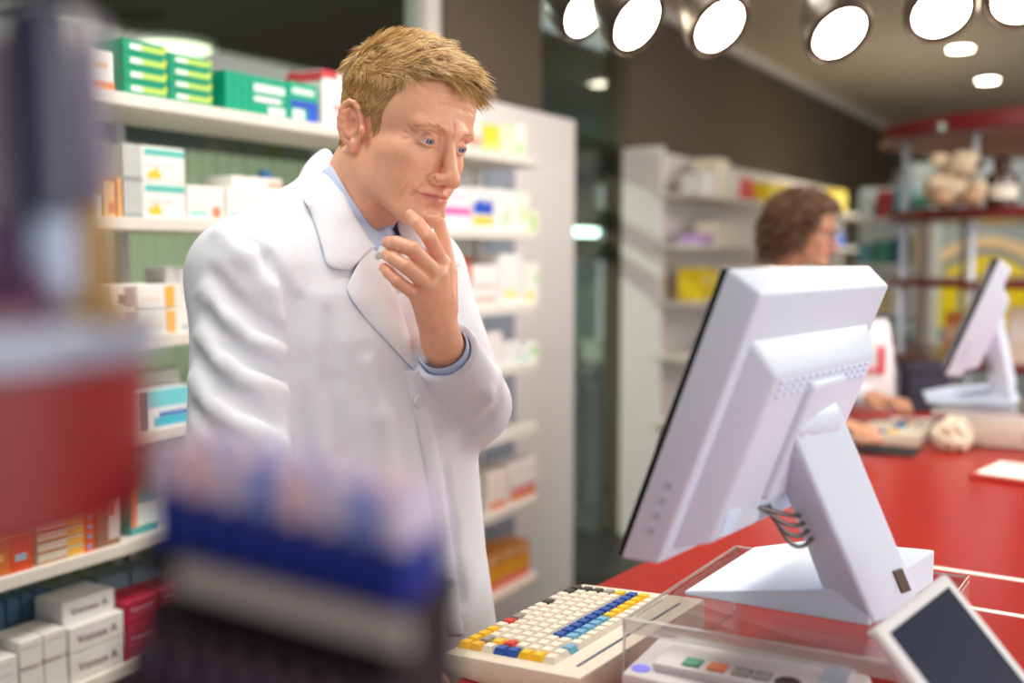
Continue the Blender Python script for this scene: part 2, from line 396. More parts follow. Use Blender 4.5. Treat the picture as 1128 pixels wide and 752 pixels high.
package('sl9', 'tall orange and brown box behind the cream boxes on the second shelf', 'box', yx(100, 232), z, .055, zx(115, 172) - z, .06, (226, 160, 90), ((0, .8, 1, 1, (120, 90, 80)),), xf=XF - .11)
for k, (a, c, t, base, pr, lb) in enumerate(((462, 490, 205, WH, ((.0, .3, 1, .5, (236, 90, 170)),), 'white box with a pink band hidden partly by the pharmacist'),
     (491, 522, 206, (244, 234, 238), ((.0, .34, 1, .52, (240, 100, 180)), (.1, .7, .8, .85, (245, 215, 228))), 'pale box with a magenta band on the second shelf'),
     (523, 547, 207, WH, ((.05, .38, .95, .66, (40, 84, 200)), (.05, .12, .95, .33, (250, 206, 70)), (.3, .66, .5, .75, (40, 84, 200)), (.7, .66, .85, .75, (40, 84, 200))), 'white box with cobalt blue and yellow blocks on the second shelf'),
     (548, 560, 208, (240, 240, 236), ((.6, .1, .9, .4, (190, 225, 150)),), 'narrow white box beside the blue and yellow box'),
     (561, 574, 210, (238, 242, 236), ((.1, .1, .3, .6, (190, 225, 170)),), 'white box with pale green edge on the second shelf'),
     (575, 586, 212, (236, 240, 226), ((.2, .3, .8, .6, (214, 232, 170)),), 'tall ivory box near the second shelf end'),
     (587, 597, 232, (228, 238, 206), ((.1, .1, .5, .7, (170, 210, 110)),), 'small green and white box at the second shelf end'))):
    package('s2r%d' % k, lb, 'box', yx(a, 252), z, yx(c, 252) - yx(a, 252) - .004, zx((a + c) / 2, t) - z, .085, base, pr, xf=XF - .02)
# --- third shelf
z = LEVELS[2]
ht = (zx(180, 312) - z) / 2
for j in range(2):
    package('marbled', 'small white box with dark speckled print, stacked beside the orange ended boxes', 'box', yx(121, 360), z + j * ht, yx(150, 360) - yx(121, 360), ht * .98, .08, (232, 226, 220), ((.55, .1, .95, .9, (168, 148, 150)), (.3, .2, .6, .6, (120, 110, 118))), group='speckled boxes on the third shelf')
    package('orangeend', 'white flat box with an orange end on the third shelf', 'box', yx(152, 360), z + j * ht, yx(200, 360) - yx(152, 360), ht * .96, .10, WH, ((.62, .05, .86, .95, (250, 186, 80)), (.1, .3, .5, .5, (244, 226, 214))), group='orange ended boxes on the third shelf')
for k in range(3):
    package('tallgrey', 'tall pale grey carton standing behind the pharmacist\'s arm', 'box', yx(200, 360) + .003 + k * .03, z, .028, zx(200, 295) - z, .07, (222, 222, 220), ((.0, .0, 1, .1, (180, 190, 190)),), xf=XF - .06, group='grey cartons on the third shelf')
for k, (a, c, t, base, pr, lb) in enumerate(((500, 516, 292, (238, 116, 92), ((.1, .4, .9, .5, (250, 220, 210)),), 'coral red box on the third shelf behind the raised forearm'),
     (517, 552, 292, WH, ((.0, .5, .15, 1, (236, 120, 90)), (.2, .1, .9, .25, (246, 190, 180)), (.2, .46, .9, .54, (246, 200, 190))), 'white box with faint coral lines on the third shelf'),
     (553, 577, 280, WH, ((.2, .15, .8, .3, (245, 232, 150)),), 'tall white box with pale yellow mark on the third shelf'),
     (578, 597, 290, (242, 242, 232), ((.2, .1, .7, .3, (244, 226, 130)), (.75, .5, .95, .75, (180, 220, 150))), 'white box with yellow and green marks at the third shelf end'))):
    package('s3r%d' % k, lb, 'box', yx(a, 338), z, yx(c, 338) - yx(a, 338) - .004, zx((a + c) / 2, t) - z, .085, base, pr, xf=XF - .02)
for k in range(3):
    o = thing('orange_capped_tube', 'small tube with an orange cap standing behind the white boxes', 'tube', (XF - .15, yx(531, 335) + .06 + k * .034, z), group='orange capped tubes')
    MB().lathe([(.013, 0), (.013, .12), (.010, .125)], mat('tube_white', WH, .4), 14).build('tube_body', o, 'auto')
    MB().lathe([(.0135, .12), (.0135, .158), (.012, .16)], mat('cap_orange', (240, 112, 60), .4), 14).build('cap', o, 'auto')
# --- fourth shelf
z = LEVELS[3]
package('cyan', 'cyan and white carton on the fourth shelf beside the sleeve', 'box', yx(152, 460), z, yx(215, 456) - yx(152, 460), zx(180, 428) - z, .09, (236, 242, 244), ((0, .55, 1, 1, (120, 214, 222)), (.25, .05, 1, .3, (60, 190, 215)), (.35, .32, 1, .42, (60, 110, 200)), (0, 0, .14, 1, (70, 120, 130))))
package('cyan2', 'grey green flat carton behind the cyan carton', 'box', yx(150, 452), z, .2, zx(180, 414) - z, .05, (176, 186, 176), ((0, .6, 1, .8, (190, 200, 190)),), xf=XF - .11)
for k, (a, c, t, base, pr, lb) in enumerate(((538, 556, 366, (240, 232, 230), ((.1, .1, .4, .3, (244, 190, 150)),), 'tall white box with a peach mark on the fourth shelf'),
     (557, 575, 376, WH, ((.6, .1, .9, .3, (210, 232, 230)),), 'plain white box on the fourth shelf beside the peach marked box'),
     (576, 596, 377, (240, 242, 236), ((.6, .3, .95, .75, (186, 228, 150)), (.1, .1, .4, .35, (160, 220, 210))), 'white box with a light green patch at the fourth shelf end'))):
    package('s4r%d' % k, lb, 'box', yx(a, 402), z, yx(c, 402) - yx(a, 402) - .004, zx((a + c) / 2, t) - z, .085, base, pr, xf=XF - .02)
# --- fifth shelf
z = LEVELS[4]
hq = .021
ya, yb = yx(42, 620), yx(104, 600)
for j in range(5):
    package('orangeflat', 'flat orange and white box with blue mark in the fifth shelf stack', 'box', ya, z + j * hq, yb - ya, hq - .0006, .1, (222, 214, 196), ((.80, .0, 1, 1, (232, 96, 40)), (.5, .1, .8, .9, (240, 190, 80)), (.87, .3, .95, .75, (90, 170, 220)), (0, .1, .5, .3, (200, 150, 100))), group='stacked flat orange boxes')
package('orangeend5', 'orange carton with a pale blue mark beside the flat orange stack', 'box', yx(-30, 640), z, yx(36, 622) - yx(-30, 640), .07, .1, (214, 120, 50), ((.6, .0, 1, 1, (222, 84, 44)), (.7, .3, .9, .5, (160, 200, 220)), (0, .4, .5, .6, (230, 190, 110))))
package('brownup', 'upright brown and white carton next to the orange stack', 'box', yx(106, 600), z, yx(133, 592) - yx(106, 600), zx(118, 532) - z, .08, (150, 106, 84), ((.5, .1, .95, .9, (206, 196, 190)), (.1, .8, .9, .95, (226, 150, 60)), (.55, .5, .7, .7, (200, 70, 50))))
package('teal5', 'teal and white carton on the fifth shelf beside the coat', 'box', yx(151, 585), z, yx(182, 577) - yx(151, 585), zx(165, 500) - z, .08, (80, 168, 165), ((.0, .1, 1, .4, (216, 226, 222)), (0, .1, .2, .9, (222, 130, 90))), xf=XF - .03)
package('grey5', 'silver grey carton beside the teal carton', 'box', yx(184, 577), z, .12, zx(195, 520) - z, .07, (196, 198, 200), ((.1, .5, .9, .6, (170, 175, 180)),), xf=XF - .04)
for k in range(4):
    y = yx(508, 490) + k * .105
    o = thing('lotion_bottle', 'white lotion bottle with a blue cap on the fifth shelf', 'bottle', (XF - .07 - .01 * (k % 2), y, z), group='lotion bottles on the fifth shelf')
    MB().lathe([(.028, 0), (.031, .005), (.031, .085), (.02, .105), (.012, .11)], mat('bottle_white', WH, .35), 20).build('bottle_body', o, 'auto')
    MB().lathe([(.013, .108), (.013, .128), (.011, .13)], mat('cap_deep_blue', (60, 100, 190), .4), 16).build('cap', o, 'auto')
    MB().lathe([(.0314, .005), (.0314, .03)], mat('label_blue', (120, 160, 225), .45), 20, cap=False).build('printed_band', o, True)
# --- sixth shelf
z = LEVELS[5]
PL = (92, 28, 66)
hv = .056
y1_, y2_ = yx(77, 722), yx(137, 700)
for j in range(2):
    package('vom', 'white lying medicine box with plum lettering, in the stack of two', 'box', y1_, z + j * hv, y2_ - y1_, hv - .0006, .10, (232, 230, 226), ((.05, .06, .95, .1, (200, 196, 194)),), text=('Vomex A', .024, PL, .5), group='plum lettered boxes stacked in two')
package('vom3', 'white medicine box with plum lettering topmost on the lying stack', 'box', y1_ + .003, z + 2 * hv - .0004, y2_ - y1_ - .006, hv - .012, .09, (226, 226, 226), (), xf=XF - .035, text=('Vomex A', .022, PL, .5))
w3 = (yx(75, 722) - yx(22, 735)) / 2
for j in range(2):
    package('vomup', 'upright white medicine box with plum lettering beside the lying stack', 'box', yx(22, 738) + j * w3, z, w3 - .002, .118, .09, (230, 228, 224), ((.1, .86, .9, .9, (210, 206, 180)),), text=('Vomex A', .0135, PL, .56), group='upright plum lettered boxes')
for j in range(2):
    package('vomleft', 'plain white box stacked beside the upright plum lettered boxes', 'box', yx(-40, 760), z + j * .05, yx(20, 740) - yx(-40, 760), .049, .09, (230, 228, 226), ((.1, .3, .9, .36, (200, 200, 200)), (.1, .7, .9, .76, (206, 206, 206))), group='plain white boxes on the sixth shelf')
RB = (172, 30, 64)
y3_, y4_ = yx(138, 700), yx(178, 690)
for i in range(3):
    for j in range(2):
        package('redbox', 'crimson medicine box with white lettering on the sixth shelf', 'box', y3_ + i * (y4_ - y3_), z + j * .062, y4_ - y3_ - .003, .0612, .09, RB, ((.1, .42, .9, .48, (196, 80, 104)), (.1, .1, .6, .14, (190, 70, 96))), text=('Vomacur', .0165, (226, 190, 198), .68), group='crimson boxes on the sixth shelf')
for k in range(7):
    package('bluethin', 'slim steel blue carton standing behind the white boxes', 'box', yx(-20, 700) + k * .032, z, .028, .16, .05, (74, 110, 142), ((.1, .5, .9, .58, (160, 190, 208)), (.1, .2, .9, .25, (150, 180, 200))), xf=XF - .14, group='slim blue cartons at the shelf rear')
for k in range(3):
    package('bluelie', 'grey blue carton standing at the shelf rear behind the crimson boxes', 'box', yx(110, 690) + k * .085, z, .08, .145, .06, (110, 128, 142), ((.1, .5, .9, .58, (200, 208, 214)),), xf=XF - .13, group='grey blue cartons at the shelf rear')
for k, (a, c, t, base, pr, lb) in enumerate(((486, 503, 535, (226, 230, 236), ((0, .0, 1, .15, (120, 200, 200)),), 'pale blue white carton with teal foot on the sixth shelf'),
     (504, 532, 530, (230, 232, 236), ((.0, .0, 1, .12, (90, 196, 186)), (.2, .3, .8, .5, (214, 218, 226))), 'wide white carton with a teal foot on the sixth shelf'),
     (540, 562, 520, (244, 230, 222), ((.1, .05, .9, .25, (244, 160, 120)),), 'white carton with an orange foot on the sixth shelf'),
     (563, 594, 508, (244, 234, 228), ((.05, .06, .95, .32, (240, 150, 110)), (.05, .32, .95, .4, (226, 130, 160))), 'rounded white carton with orange and pink stripes on the sixth shelf'))):
    package('s6r%d' % k, lb, 'box', yx(a, 556), z, yx(c, 553) - yx(a, 556) - .004, zx((a + c) / 2, t) - z, .085, base, pr, xf=XF - .02)
# --- bottom shelf
z = LEVELS[6]
for k in range(5):
    package('orangerow', 'orange carton in the row on the bottom shelf', 'box', yx(508, 686) + k * .098, z, .094, .13 if k < 4 else .12, .1, (244, 160, 70), ((.0, .0, 1, .2, (236, 110, 90)), (.1, .72, .9, .92, (250, 200, 150)), (.0, .3, 1, .6, (250, 176, 40))), xf=XF - .05, group='orange cartons on the bottom shelf')
for k in range(6):
    package('peach', 'peach coloured flat carton on the bottom shelf behind the coat', 'box', SY0 + .2 + k * .2, z, .18, .1, .1, (230, 190, 160), ((.1, .3, .9, .6, (220, 150, 110)),), xf=XF - .03, group='peach cartons on the bottom shelf')
# --- far unit goods
XFF = XW + .19
def fx(px, py): return on_x(px, py, XFF).y
def fz(px, py): return on_x(px, py, XFF).z
items = [(775, 788, 200, 222, WH, 'white carton next to the tall cream one on the far shelf unit'), (790, 803, 182, 222, (240, 232, 206), 'tall cream carton on the far top shelf'), (804, 815, 196, 222, (232, 222, 214), 'beige carton on the far top shelf'),
  (816, 831, 214, 236, (228, 70, 44), 'red orange pack on the far top shelf'), (846, 862, 204, 226, (246, 220, 40), 'yellow carton on the far top shelf above the curly hair'), (863, 876, 206, 228, (248, 226, 60), 'second yellow carton on the far top shelf above the curly hair'),
  (878, 890, 205, 224, (246, 222, 70), 'pale yellow carton behind the curly hair on the far shelf'), (908, 920, 214, 232, (248, 222, 50), 'yellow carton on the far top shelf by the glasses'), (921, 932, 216, 240, (248, 226, 90), 'lemon carton at the far end of the top shelf'),
  (774, 786, 262, 272, (190, 150, 210), 'lilac pack on the far second shelf'), (790, 818, 250, 274, (244, 238, 216), 'wide cream carton on the far second shelf'), (819, 830, 252, 274, (238, 232, 228), 'white carton on the far second shelf beside curly hair'),
  (918, 930, 254, 268, (74, 120, 214), 'blue pack on the far second shelf'), (772, 786, 286, 322, (240, 208, 30), 'tall yellow carton on the far third shelf'), (787, 797, 288, 318, (248, 224, 70), 'lemon yellow carton beside the tall yellow carton')]
fz_levels = FL
for k, (a, c, t, bo, base, lb) in enumerate(items):
    zt, zb = fz((a + c) / 2, t), fz((a + c) / 2, bo)
    zl = min(FL, key=lambda q: abs(q - zb))
    package('far%d' % k, lb, 'box', fx(a, bo), zl, fx(c, bo) - fx(a, bo) - .006, max(.05, min(zt - zb, .23)), .12, base, ((.15, .5, .85, .75, tuple(min(255, int(v * .6 + 100)) for v in base)),), xf=XFF)
# ================================================================= counter
ZT = .92
m_red = mat('red_laminate', (158, 31, 23), 0.30, noise=.06, scale=3, spec=.45)
m_redd = mat('counter_front_red', (150, 34, 28), 0.5)
m_inlay = mat('white_inlay', (238, 232, 224), .4)
edge = [(-.40, -.9), (-.44, .3), (-.56, .72), (-.70, 1.02), (-.722, 1.2), (-.716, 1.43), (-.655, 2.1), (-.628, 2.9), (-.77, 3.2), (-.845, 3.45), (-.85, 3.8)]
back = [(.42, 3.8), (.42, -.9)]
cn = thing('sales_counter', 'long glossy red sales counter carrying monitors and keyboard', 'counter', (0, 0, 0))
MB().prism(edge + back, ZT - .035, ZT, m_red, .003).build('counter_top', cn)
inner = [(x + .07, min(y, 3.75)) for x, y in edge] + [(.36, 3.75), (.36, -.85)]
MB().prism(inner, 0, ZT - .034, m_redd).build('counter_body', cn)
for (x0, y0), (x1, y1), wd in (((-.33, 1.815), (.42, 1.812), .020), ((-.25, 1.632), (.42, 1.628), .018)):
    MB().box((x0, y0 - wd / 2, ZT - .002), (x1, y1 + wd / 2, ZT + .0012), m_inlay).build('inlay_strip', cn)

# ================================================================= keyboard
m_kb = mat('keyboard_beige', (226, 216, 198), .55, noise=.03, scale=30)
m_kbw = mat('key_ivory', (236, 228, 212), .5)
KC = {'w': m_kbw, 'y': mat('key_yellow', (244, 196, 34), .45), 'r': mat('key_red', (212, 58, 44), .45), 'b': mat('key_blue', (34, 84, 170), .45),
      'l': mat('key_light_blue', (112, 176, 212), .45), 'g': mat('key_grey', (150, 146, 140), .5), 'd': mat('key_dark', (66, 62, 58), .5), 'o': mat('key_ochre', (232, 178, 60), .45)}
nl = Vector((-.737, 1.024, ZT)); axa = Vector((.022, .29, 0)).normalized(); axb = Vector((axa.y, -axa.x, 0))
kb = thing('keyboard', 'beige dispensary keyboard with yellow, red and blue keys on the red counter edge', 'keyboard', mtx=frame(nl, axb, axa, Vector((0, 0, 1))))
KW, KL = .215, .335
TLT = .085
def kz(b_): return .026 + b_ * TLT
pts = [(0, 0), (KW, 0), (KW, kz(KW)), (.06, kz(.06)), (.012, kz(.012)), (0, .016)]
# housing: profile in (b,z) extruded along a
mtx = Matrix(((1, 0, 0, 0), (0, 0, 1, 0), (0, 1, 0, 0), (0, 0, 0, 1)))
MB().prism(pts, 0, KL, m_kb, .004, mtx).build('housing', kb, 'auto')
keymesh = {}
def key(row, col, c, wid=1.0, deep=1.0):
    k = (c, wid, deep)
    if k not in keymesh:
        p = .0188; a, bb = p * wid - .0012, p * deep - .0012; t = .0028
        vs = [(0, 0, 0), (bb, 0, 0), (bb, a, 0), (0, a, 0), (t, t, .0085), (bb - t, t, .0085), (bb - t, a - t, .0085), (t, a - t, .0085)]
        keymesh[k] = MB().add(vs, [(0, 3, 2, 1), (4, 5, 6, 7), (0, 1, 5, 4), (1, 2, 6, 5), (2, 3, 7, 6), (3, 0, 4, 7)], KC[c]).mesh('key')
    o = link('key', keymesh[k], kb)
    b0 = .016 + row * .0188
    o.location = (b0, .022 + col * .0188, kz(b0) - .0005); o.rotation_euler = (0, -math.atan(TLT), 0)
NC = 15
rows = ['yyyywrg' + 'wwwdwdw'[:0] + 'wwwdwwdd', 'og' + 'wwwwwwwwwww' + 'wd', 'wy' + 'wwwwwwwwwww' + 'wd', 'br' + 'wwwwwwwwwww' + 'wg', 'bw' + 'wwwwwwwwwww' + 'wy',
        'yww' + 'wbbbbbbbbbbb' , 'ywww' + 'lllll' + 'yyyyyy', 'wwl' + 'w' * 12]
for r, s_ in enumerate(rows):
    skip = False
    for c_, ch_ in enumerate(s_[:NC]): key(r, c_, ch_)
key(4, 14, 'r') if False else None
# dark marker line on the wide rear border
MB().box((.19, .03, kz(.19) - .002), (.194, .30, kz(.194) + .0006), mat('marker_navy', (70, 84, 110), .5)).build('marker_line', kb)

# ================================================================= monitors
m_mon = mat('monitor_white', (216, 229, 250), .38, noise=.015, scale=8)
m_blk = mat('screen_black', (14, 14, 18), .25)
m_slot = mat('button_grey', (178, 186, 208), .5)
m_cable = mat('cable_grey', (120, 116, 116), .35, metal=.5)
m_acr = clear_mat('clear_acrylic', (.96, .965, .965)); m_acre = clear_mat('acrylic_edge', (.9, .9, .9), .35)
ZA = 1.02
def slab(w0, h0, w1, h1, y0, y1, m, cx=0, cz=0, bev=.004, c1x=None, c1z=None):
    """frustum between rectangle w0 x h0 at y0 and w1 x h1 at y1, in the xz plane"""
    c1x = cx if c1x is None else c1x; c1z = cz if c1z is None else c1z
    bm = bmesh.new()
    vs = [bm.verts.new((cx + sx * w0 / 2, y0, cz + sz * h0 / 2)) for sx, sz in ((-1, -1), (1, -1), (1, 1), (-1, 1))] + [bm.verts.new((c1x + sx * w1 / 2, y1, c1z + sz * h1 / 2)) for sx, sz in ((-1, -1), (1, -1), (1, 1), (-1, 1))]
    for f in ((0, 1, 2, 3), (7, 6, 5, 4), (0, 4, 5, 1), (1, 5, 6, 2), (2, 6, 7, 3), (3, 7, 4, 0)): bm.faces.new([vs[i] for i in f])
    bmesh.ops.recalc_face_normals(bm, faces=bm.faces[:])
    bmesh.ops.bevel(bm, geom=bm.edges[:], offset=bev, segments=3, affect='EDGES', profile=.5)
    bm.verts.index_update()
    mb = MB(); mb.add([v.co.copy() for v in bm.verts], [[v.index for v in f.verts] for f in bm.faces], m); bm.free(); return mb
def make_monitor(label, place):
    """empty at the foot; local x along the top edge, y towards the back, z up"""
    foot = Vector((-.30, 1.30, ZA)) 
    root = thing('desktop_monitor', label, 'monitor', foot)
    yaw = 1.437; tl = .368; w_, h_ = .38, .333
    ux = Vector((math.cos(yaw), math.sin(yaw), 0)); up = Vector((math.sin(yaw) * math.sin(tl), -math.cos(yaw) * math.sin(tl), math.cos(tl))); nb = ux.cross(up)
    c = Vector((-.371, 1.145, 1.283)) - foot
    fm = frame(c, ux, nb, up)
    def part(mb, name, parent=root, smooth='auto', mt=fm):
        o = mb.build(name, parent, smooth)
        if mt is not None: o.matrix_local = mt
        return o
    part(slab(w_ - .004, h_ - .004, w_ - .002, h_ - .002, -.005, .0025, m_blk, bev=.002), 'front_bezel')
    part(slab(w_ - .04, h_ - .045, w_ - .04, h_ - .045, -.0070, -.004, mat('screen_glass', (30, 40, 60), .1, emit=.35), bev=.001, cz=.004), 'screen')
    hs = part(slab(w_, h_, w_ - .024, h_ - .026, .002, .040, m_mon, bev=.004), 'rear_housing')
    hp = part(slab(w_ - .055, .248, w_ - .105, .196, .036, .070, m_mon, cz=-.018, c1z=-.022, bev=.005), 'raised_back_panel')
    MBs = lambda lo, hi, m=m_mon, bv=.002: MB().box(lo, hi, m, bv)
    # rows of vent slots under the top edge of the raised panel
    for j in range(3):
        for i in range(14): part(MBs((-.126 + i * .018, .0688, .066 - j * .0075), (-.126 + i * .018 + .0135, .0725, .0695 - j * .0075), m_mon, .0006), 'vent_rib')
    for j in range(5): part(MBs((-.128, .0688, -.088 - j * .0065), (-.098, .0725, -.085 - j * .0065), m_mon, .0006), 'vent_rib')
    for j in range(4): part(MBs((-.187, .021, -.07 - j * .018), (-.1868 + .0006, .026, -.062 - j * .018), m_slot, 0), 'side_button')
    part(slab(.10, .15, .092, .142, .066, .078, m_mon, cz=-.012, bev=.005), 'mount_plate')
    # arm: broad outer face between A_ and B_, hinge barrel along its top
    A_ = Vector((-.310, 1.085, 1.264)) - foot; B_ = Vector((-.237, 1.198, ZA)) - foot
    vy = Vector((.342, .94, 0)).normalized(); ax = (B_ - A_).normalized(); vn = vy.cross(ax).normalized()
    if vn.x > 0: vn = -vn                       # towards the screen side
    WA = .105; LA = (B_ - A_).length; bt_ = B_ + vy * WA / 2 + vn * .03
    hc = A_ + vy * WA / 2 + vn * .022
    hb_ = MB().lathe([(.0, -WA / 2 + .012), (.024, -WA / 2 + .012), (.026, -WA / 2 + .016), (.026, WA / 2 - .016), (.024, WA / 2 - .012), (0, WA / 2 - .012)], m_mon, 32, frame(hc, vn, vn.cross(vy), vy) , cap=False)
    hb_.build('hinge', root, 'auto')
    neck = MB(); c0 = fm @ Vector((0, .074, -.034)); dn = (hc - c0)
    mx = frame(c0, ux, dn.normalized(), ux.cross(dn.normalized()))
    neck.box((-.036, 0, -.020), (.036, dn.length, .020), m_mon, .008, mx); neck.build('hinge_neck', root, 'auto')
    bm = bmesh.new(); ring = []
    secs = [(-.030, .016), (-.022, .034), (-.008, .043), (.012, .046), (LA * .5, .05), (LA - .002, .062)]
    for t, th_ in secs:
        f0 = A_ + ax * t + (vn * (.006 if t < -.025 else (.002 if t < -.02 else 0)))
        ring.append([bm.verts.new(f0 + vy * u + vn * n_) for u, n_ in ((0, 0), (WA, 0), (WA, th_), (0, th_))])
    for v_ in ring[-1]: v_.co.z = max(v_.co.z, .0005)
    bm.faces.new(ring[0][::-1]); bm.faces.new(ring[-1])
    for a_, b_ in zip(ring, ring[1:]):
        for i in range(4): bm.faces.new((a_[i], a_[(i + 1) % 4], b_[(i + 1) % 4], b_[i]))
    bmesh.ops.recalc_face_normals(bm, faces=bm.faces[:])
    bmesh.ops.bevel(bm, geom=[e for e in bm.edges if e.calc_face_angle(0) > .5], offset=.006, segments=3, affect='EDGES', profile=.5)
    bm.verts.index_update()
    MB().add([v.co.copy() for v in bm.verts], [[v.index for v in f.verts] for f in bm.faces], m_mon).build('arm', root, 'auto'); bm.free()
    # wedge foot
    q = [Vector((-.468, 1.185, 0)), Vector((-.455, 1.42, 0)), Vector((-.375, 1.475, 0)), Vector((-.206, 1.40, 0)), Vector((-.243, 1.194, 0))]
    top = [.006, .006, .016, .045, .045]
    bm = bmesh.new()
    lo = [bm.verts.new((p.x - foot.x, p.y - foot.y, 0)) for p in q]; hi = [bm.verts.new((p.x - foot.x, p.y - foot.y, t)) for p, t in zip(q, top)]
    bm.faces.new(lo[::-1]); bm.faces.new(hi)
    for i in range(5): bm.faces.new((lo[i], lo[(i + 1) % 5], hi[(i + 1) % 5], hi[i]))
    bmesh.ops.recalc_face_normals(bm, faces=bm.faces[:])
    bmesh.ops.bevel(bm, geom=bm.edges[:], offset=.003, segments=2, affect='EDGES', profile=.5)
    bm.verts.index_update()
    MB().add([v.co.copy() for v in bm.verts], [[v.index for v in f.verts] for f in bm.faces], m_mon).build('foot', root); bm.free()
    MB().box((.0, -.002, .0), (.02, .0025, .034), mat('dark_port', (84, 72, 62), .5), .001, frame(B_ + vy * .072 - ax * .03, vy, -vn, -ax)).build('socket_block', root)
    # cables from under the mount to the foot
    for k in range(4):
        a_ = fm @ Vector((-.05 + .012 * k, .064, -.095)); e_ = A_ + ax * (LA * .45) + vy * (.02 + .015 * k) + vn * .045
        pts_ = []
        for i in range(13):
            t = i / 12; p = a_.lerp(e_, t); p += Vector((0, -.012 * k * math.sin(math.pi * t), -.012 * k * math.sin(math.pi * t))) + nb * (.012 * math.sin(math.pi * t)); pts_.append(p)
        MB().tube(pts_, .0027, m_cable).build('cable', root, True)
    root.location = Vector(root.location) + Vector(place)
    return root
mon = make_monitor('white desktop monitor on sloping arm standing over the coloured keyboard', (0, 0, 0))
mon2 = copy_tree(mon)
_pv = Vector((-.421, 2.91, 0)); _rt = Matrix.Rotation(math.radians(16), 4, 'Z')
_lc = Vector(mon.location) + Vector((.035, 1.945, 0)); mon2.location = _pv + _rt @ (_lc - _pv); mon2.rotation_euler = (0, 0, math.radians(16))
mon2['label'] = 'white desktop monitor at the second till beyond the papers'

# ================================================================= acrylic risers
def make_riser(label):
    A, B, C_ = Vector((-.487, 1.437, 0)), Vector((-.499, 1.075, 0)), Vector((-.236, 1.095, 0))
    D_ = A + C_ - B; D_ = Vector((-.17, 1.46, 0)); C_ = Vector((-.19, 1.10, 0))
    r = thing('acrylic_riser', label, 'stand', (B.x, B.y, ZT))
    o2 = lambda v, z: (v.x - B.x, v.y - B.y, z)
    q = [A, B, C_, D_]
    MB().prism([(v.x - B.x, v.y - B.y) for v in (B, C_, D_, A)], ZA - ZT - .008, ZA - ZT, m_acr, .0015).build('top_plate', r)
    for p0, p1 in ((B, A), (C_, D_)):
        d = (p1 - p0).normalized(); n = Vector((d.y, -d.x, 0)) * .006
        if p0 is C_: n = -n
        MB().prism([o2(p0, 0)[:2], o2(p1, 0)[:2], o2(p1 + n, 0)[:2], o2(p0 + n, 0)[:2]], 0, ZA - ZT - .0085, m_acr, .001).build('side_plate', r)
    d = (C_ - B).normalized()
    lipz = ZA - ZT
    MB().prism([o2(B, 0)[:2], o2(C_, 0)[:2], o2(C_ + Vector((0, -.008, 0)), 0)[:2], o2(B + Vector((0, -.008, 0)), 0)[:2]], lipz - .016, lipz + .002, m_acre, .0015).build('front_lip', r)
    for p0, p1 in ((B, A), (A, D_)):
        MB().tube([o2(p0, lipz - .003), o2(p1, lipz - .003)], .0022, m_acre, 6).build('polished_edge', r)
    for p0 in (A, B, C_):
        MB().tube([o2(p0, 0), o2(p0, lipz - .003)], .0022, m_acre, 6).build('polished_edge', r)
    return r
ris = make_riser('clear acrylic riser holding the monitor above the card terminal')
ris2 = copy_tree(ris); ris2.location = Vector(ris.location) + Vector((.035, 1.945, 0)); ris2['label'] = 'clear acrylic riser under the second till monitor'

# ================================================================= card terminal below the riser
m_term = mat('terminal_grey', (206, 202, 206), .45, noise=.02, scale=20)
m_termp = mat('terminal_front', (150, 144, 168), .45)
tm = thing('card_terminal', 'grey payment terminal with green and orange keys under the riser', 'terminal', (-.47, 1.0, ZT), math.radians(3))
MB().box((0, 0, 0), (.25, .13, .066), m_term, .008).build('body', tm, 'auto')
MB().box((.012, -.003, .006), (.238, .004, .05), m_termp, .002).build('front_panel', tm)
MB().box((.03, .02, .065), (.235, .115, .076), m_term, .004).build('raised_lid', tm, 'auto')
for k, (x, c) in enumerate(((.062, (70, 150, 124)), (.09, (226, 120, 84)), (.118, (140, 136, 138)), (.14, (140, 136, 138)))):
    MB().box((x, .028, .0755), (x + .02, .05, .0785), mat('terminal_key_%d' % k, c, .5), .001).build('key', tm)
MB().lathe([(.011, 0), (.011, .0012)], mat('badge_blue', (120, 116, 240), .4), 20, Matrix.Translation((.018, .02, .0655))).build('badge', tm)
MB().lathe([(.014, 0), (.014, .002), (.012, .003)], mat('reader_eye', (50, 26, 22), .3), 20, Matrix.Translation((.178, .036, .0755))).build('reader_eye', tm)
MB().box((.205, .03, .0755), (.232, .10, .0775), mat('strip_blue', (176, 190, 206), .3)).build('card_slot', tm)

# ================================================================= customer display
T_, L_ = P(1043, 630, 1.06), P(962, 692, .985)
e1 = (T_ - L_); 
# direction of the long side: in the picture towards lower right, at right angles to e1
best = None
for k in range(200):
    d = .75 + k * .003; R_ = P(1150, 765, d); v = R_ - T_
    cs = abs(v.normalized().dot(e1.normalized()))
    if best is None or cs < best[0]: best = (cs, d, v)
e2 = best[2]
uxd = e1.normalized(); uyd = (e2 - uxd * e2.dot(uxd)).normalized(); nzd = uxd.cross(uyd)
if nzd.dot(CAM - T_) < 0: nzd = -nzd
cd = thing('customer_display', 'small white framed customer screen leaning on a stand before the monitor foot', 'display', mtx=frame(L_, uxd, uyd, uxd.cross(uyd)))
sgn = 1 if uxd.cross(uyd).dot(nzd) > 0 else -1
Wd, Ld = e1.length, max(e2.length, .15)
m_cdw = mat('display_white', (236, 240, 246), .35)
MB().box((0, 0, -.014 * sgn if sgn > 0 else 0), (Wd, Ld, 0 if sgn > 0 else .014), m_cdw, .003).build('housing', cd)
zf = .0006 * sgn
MB().box((.014, .012, min(0, zf)), (Wd - .012, Ld - .012, max(0, zf)), mat('display_navy', (26, 40, 72), .12, coat=.4)).build('screen', cd)
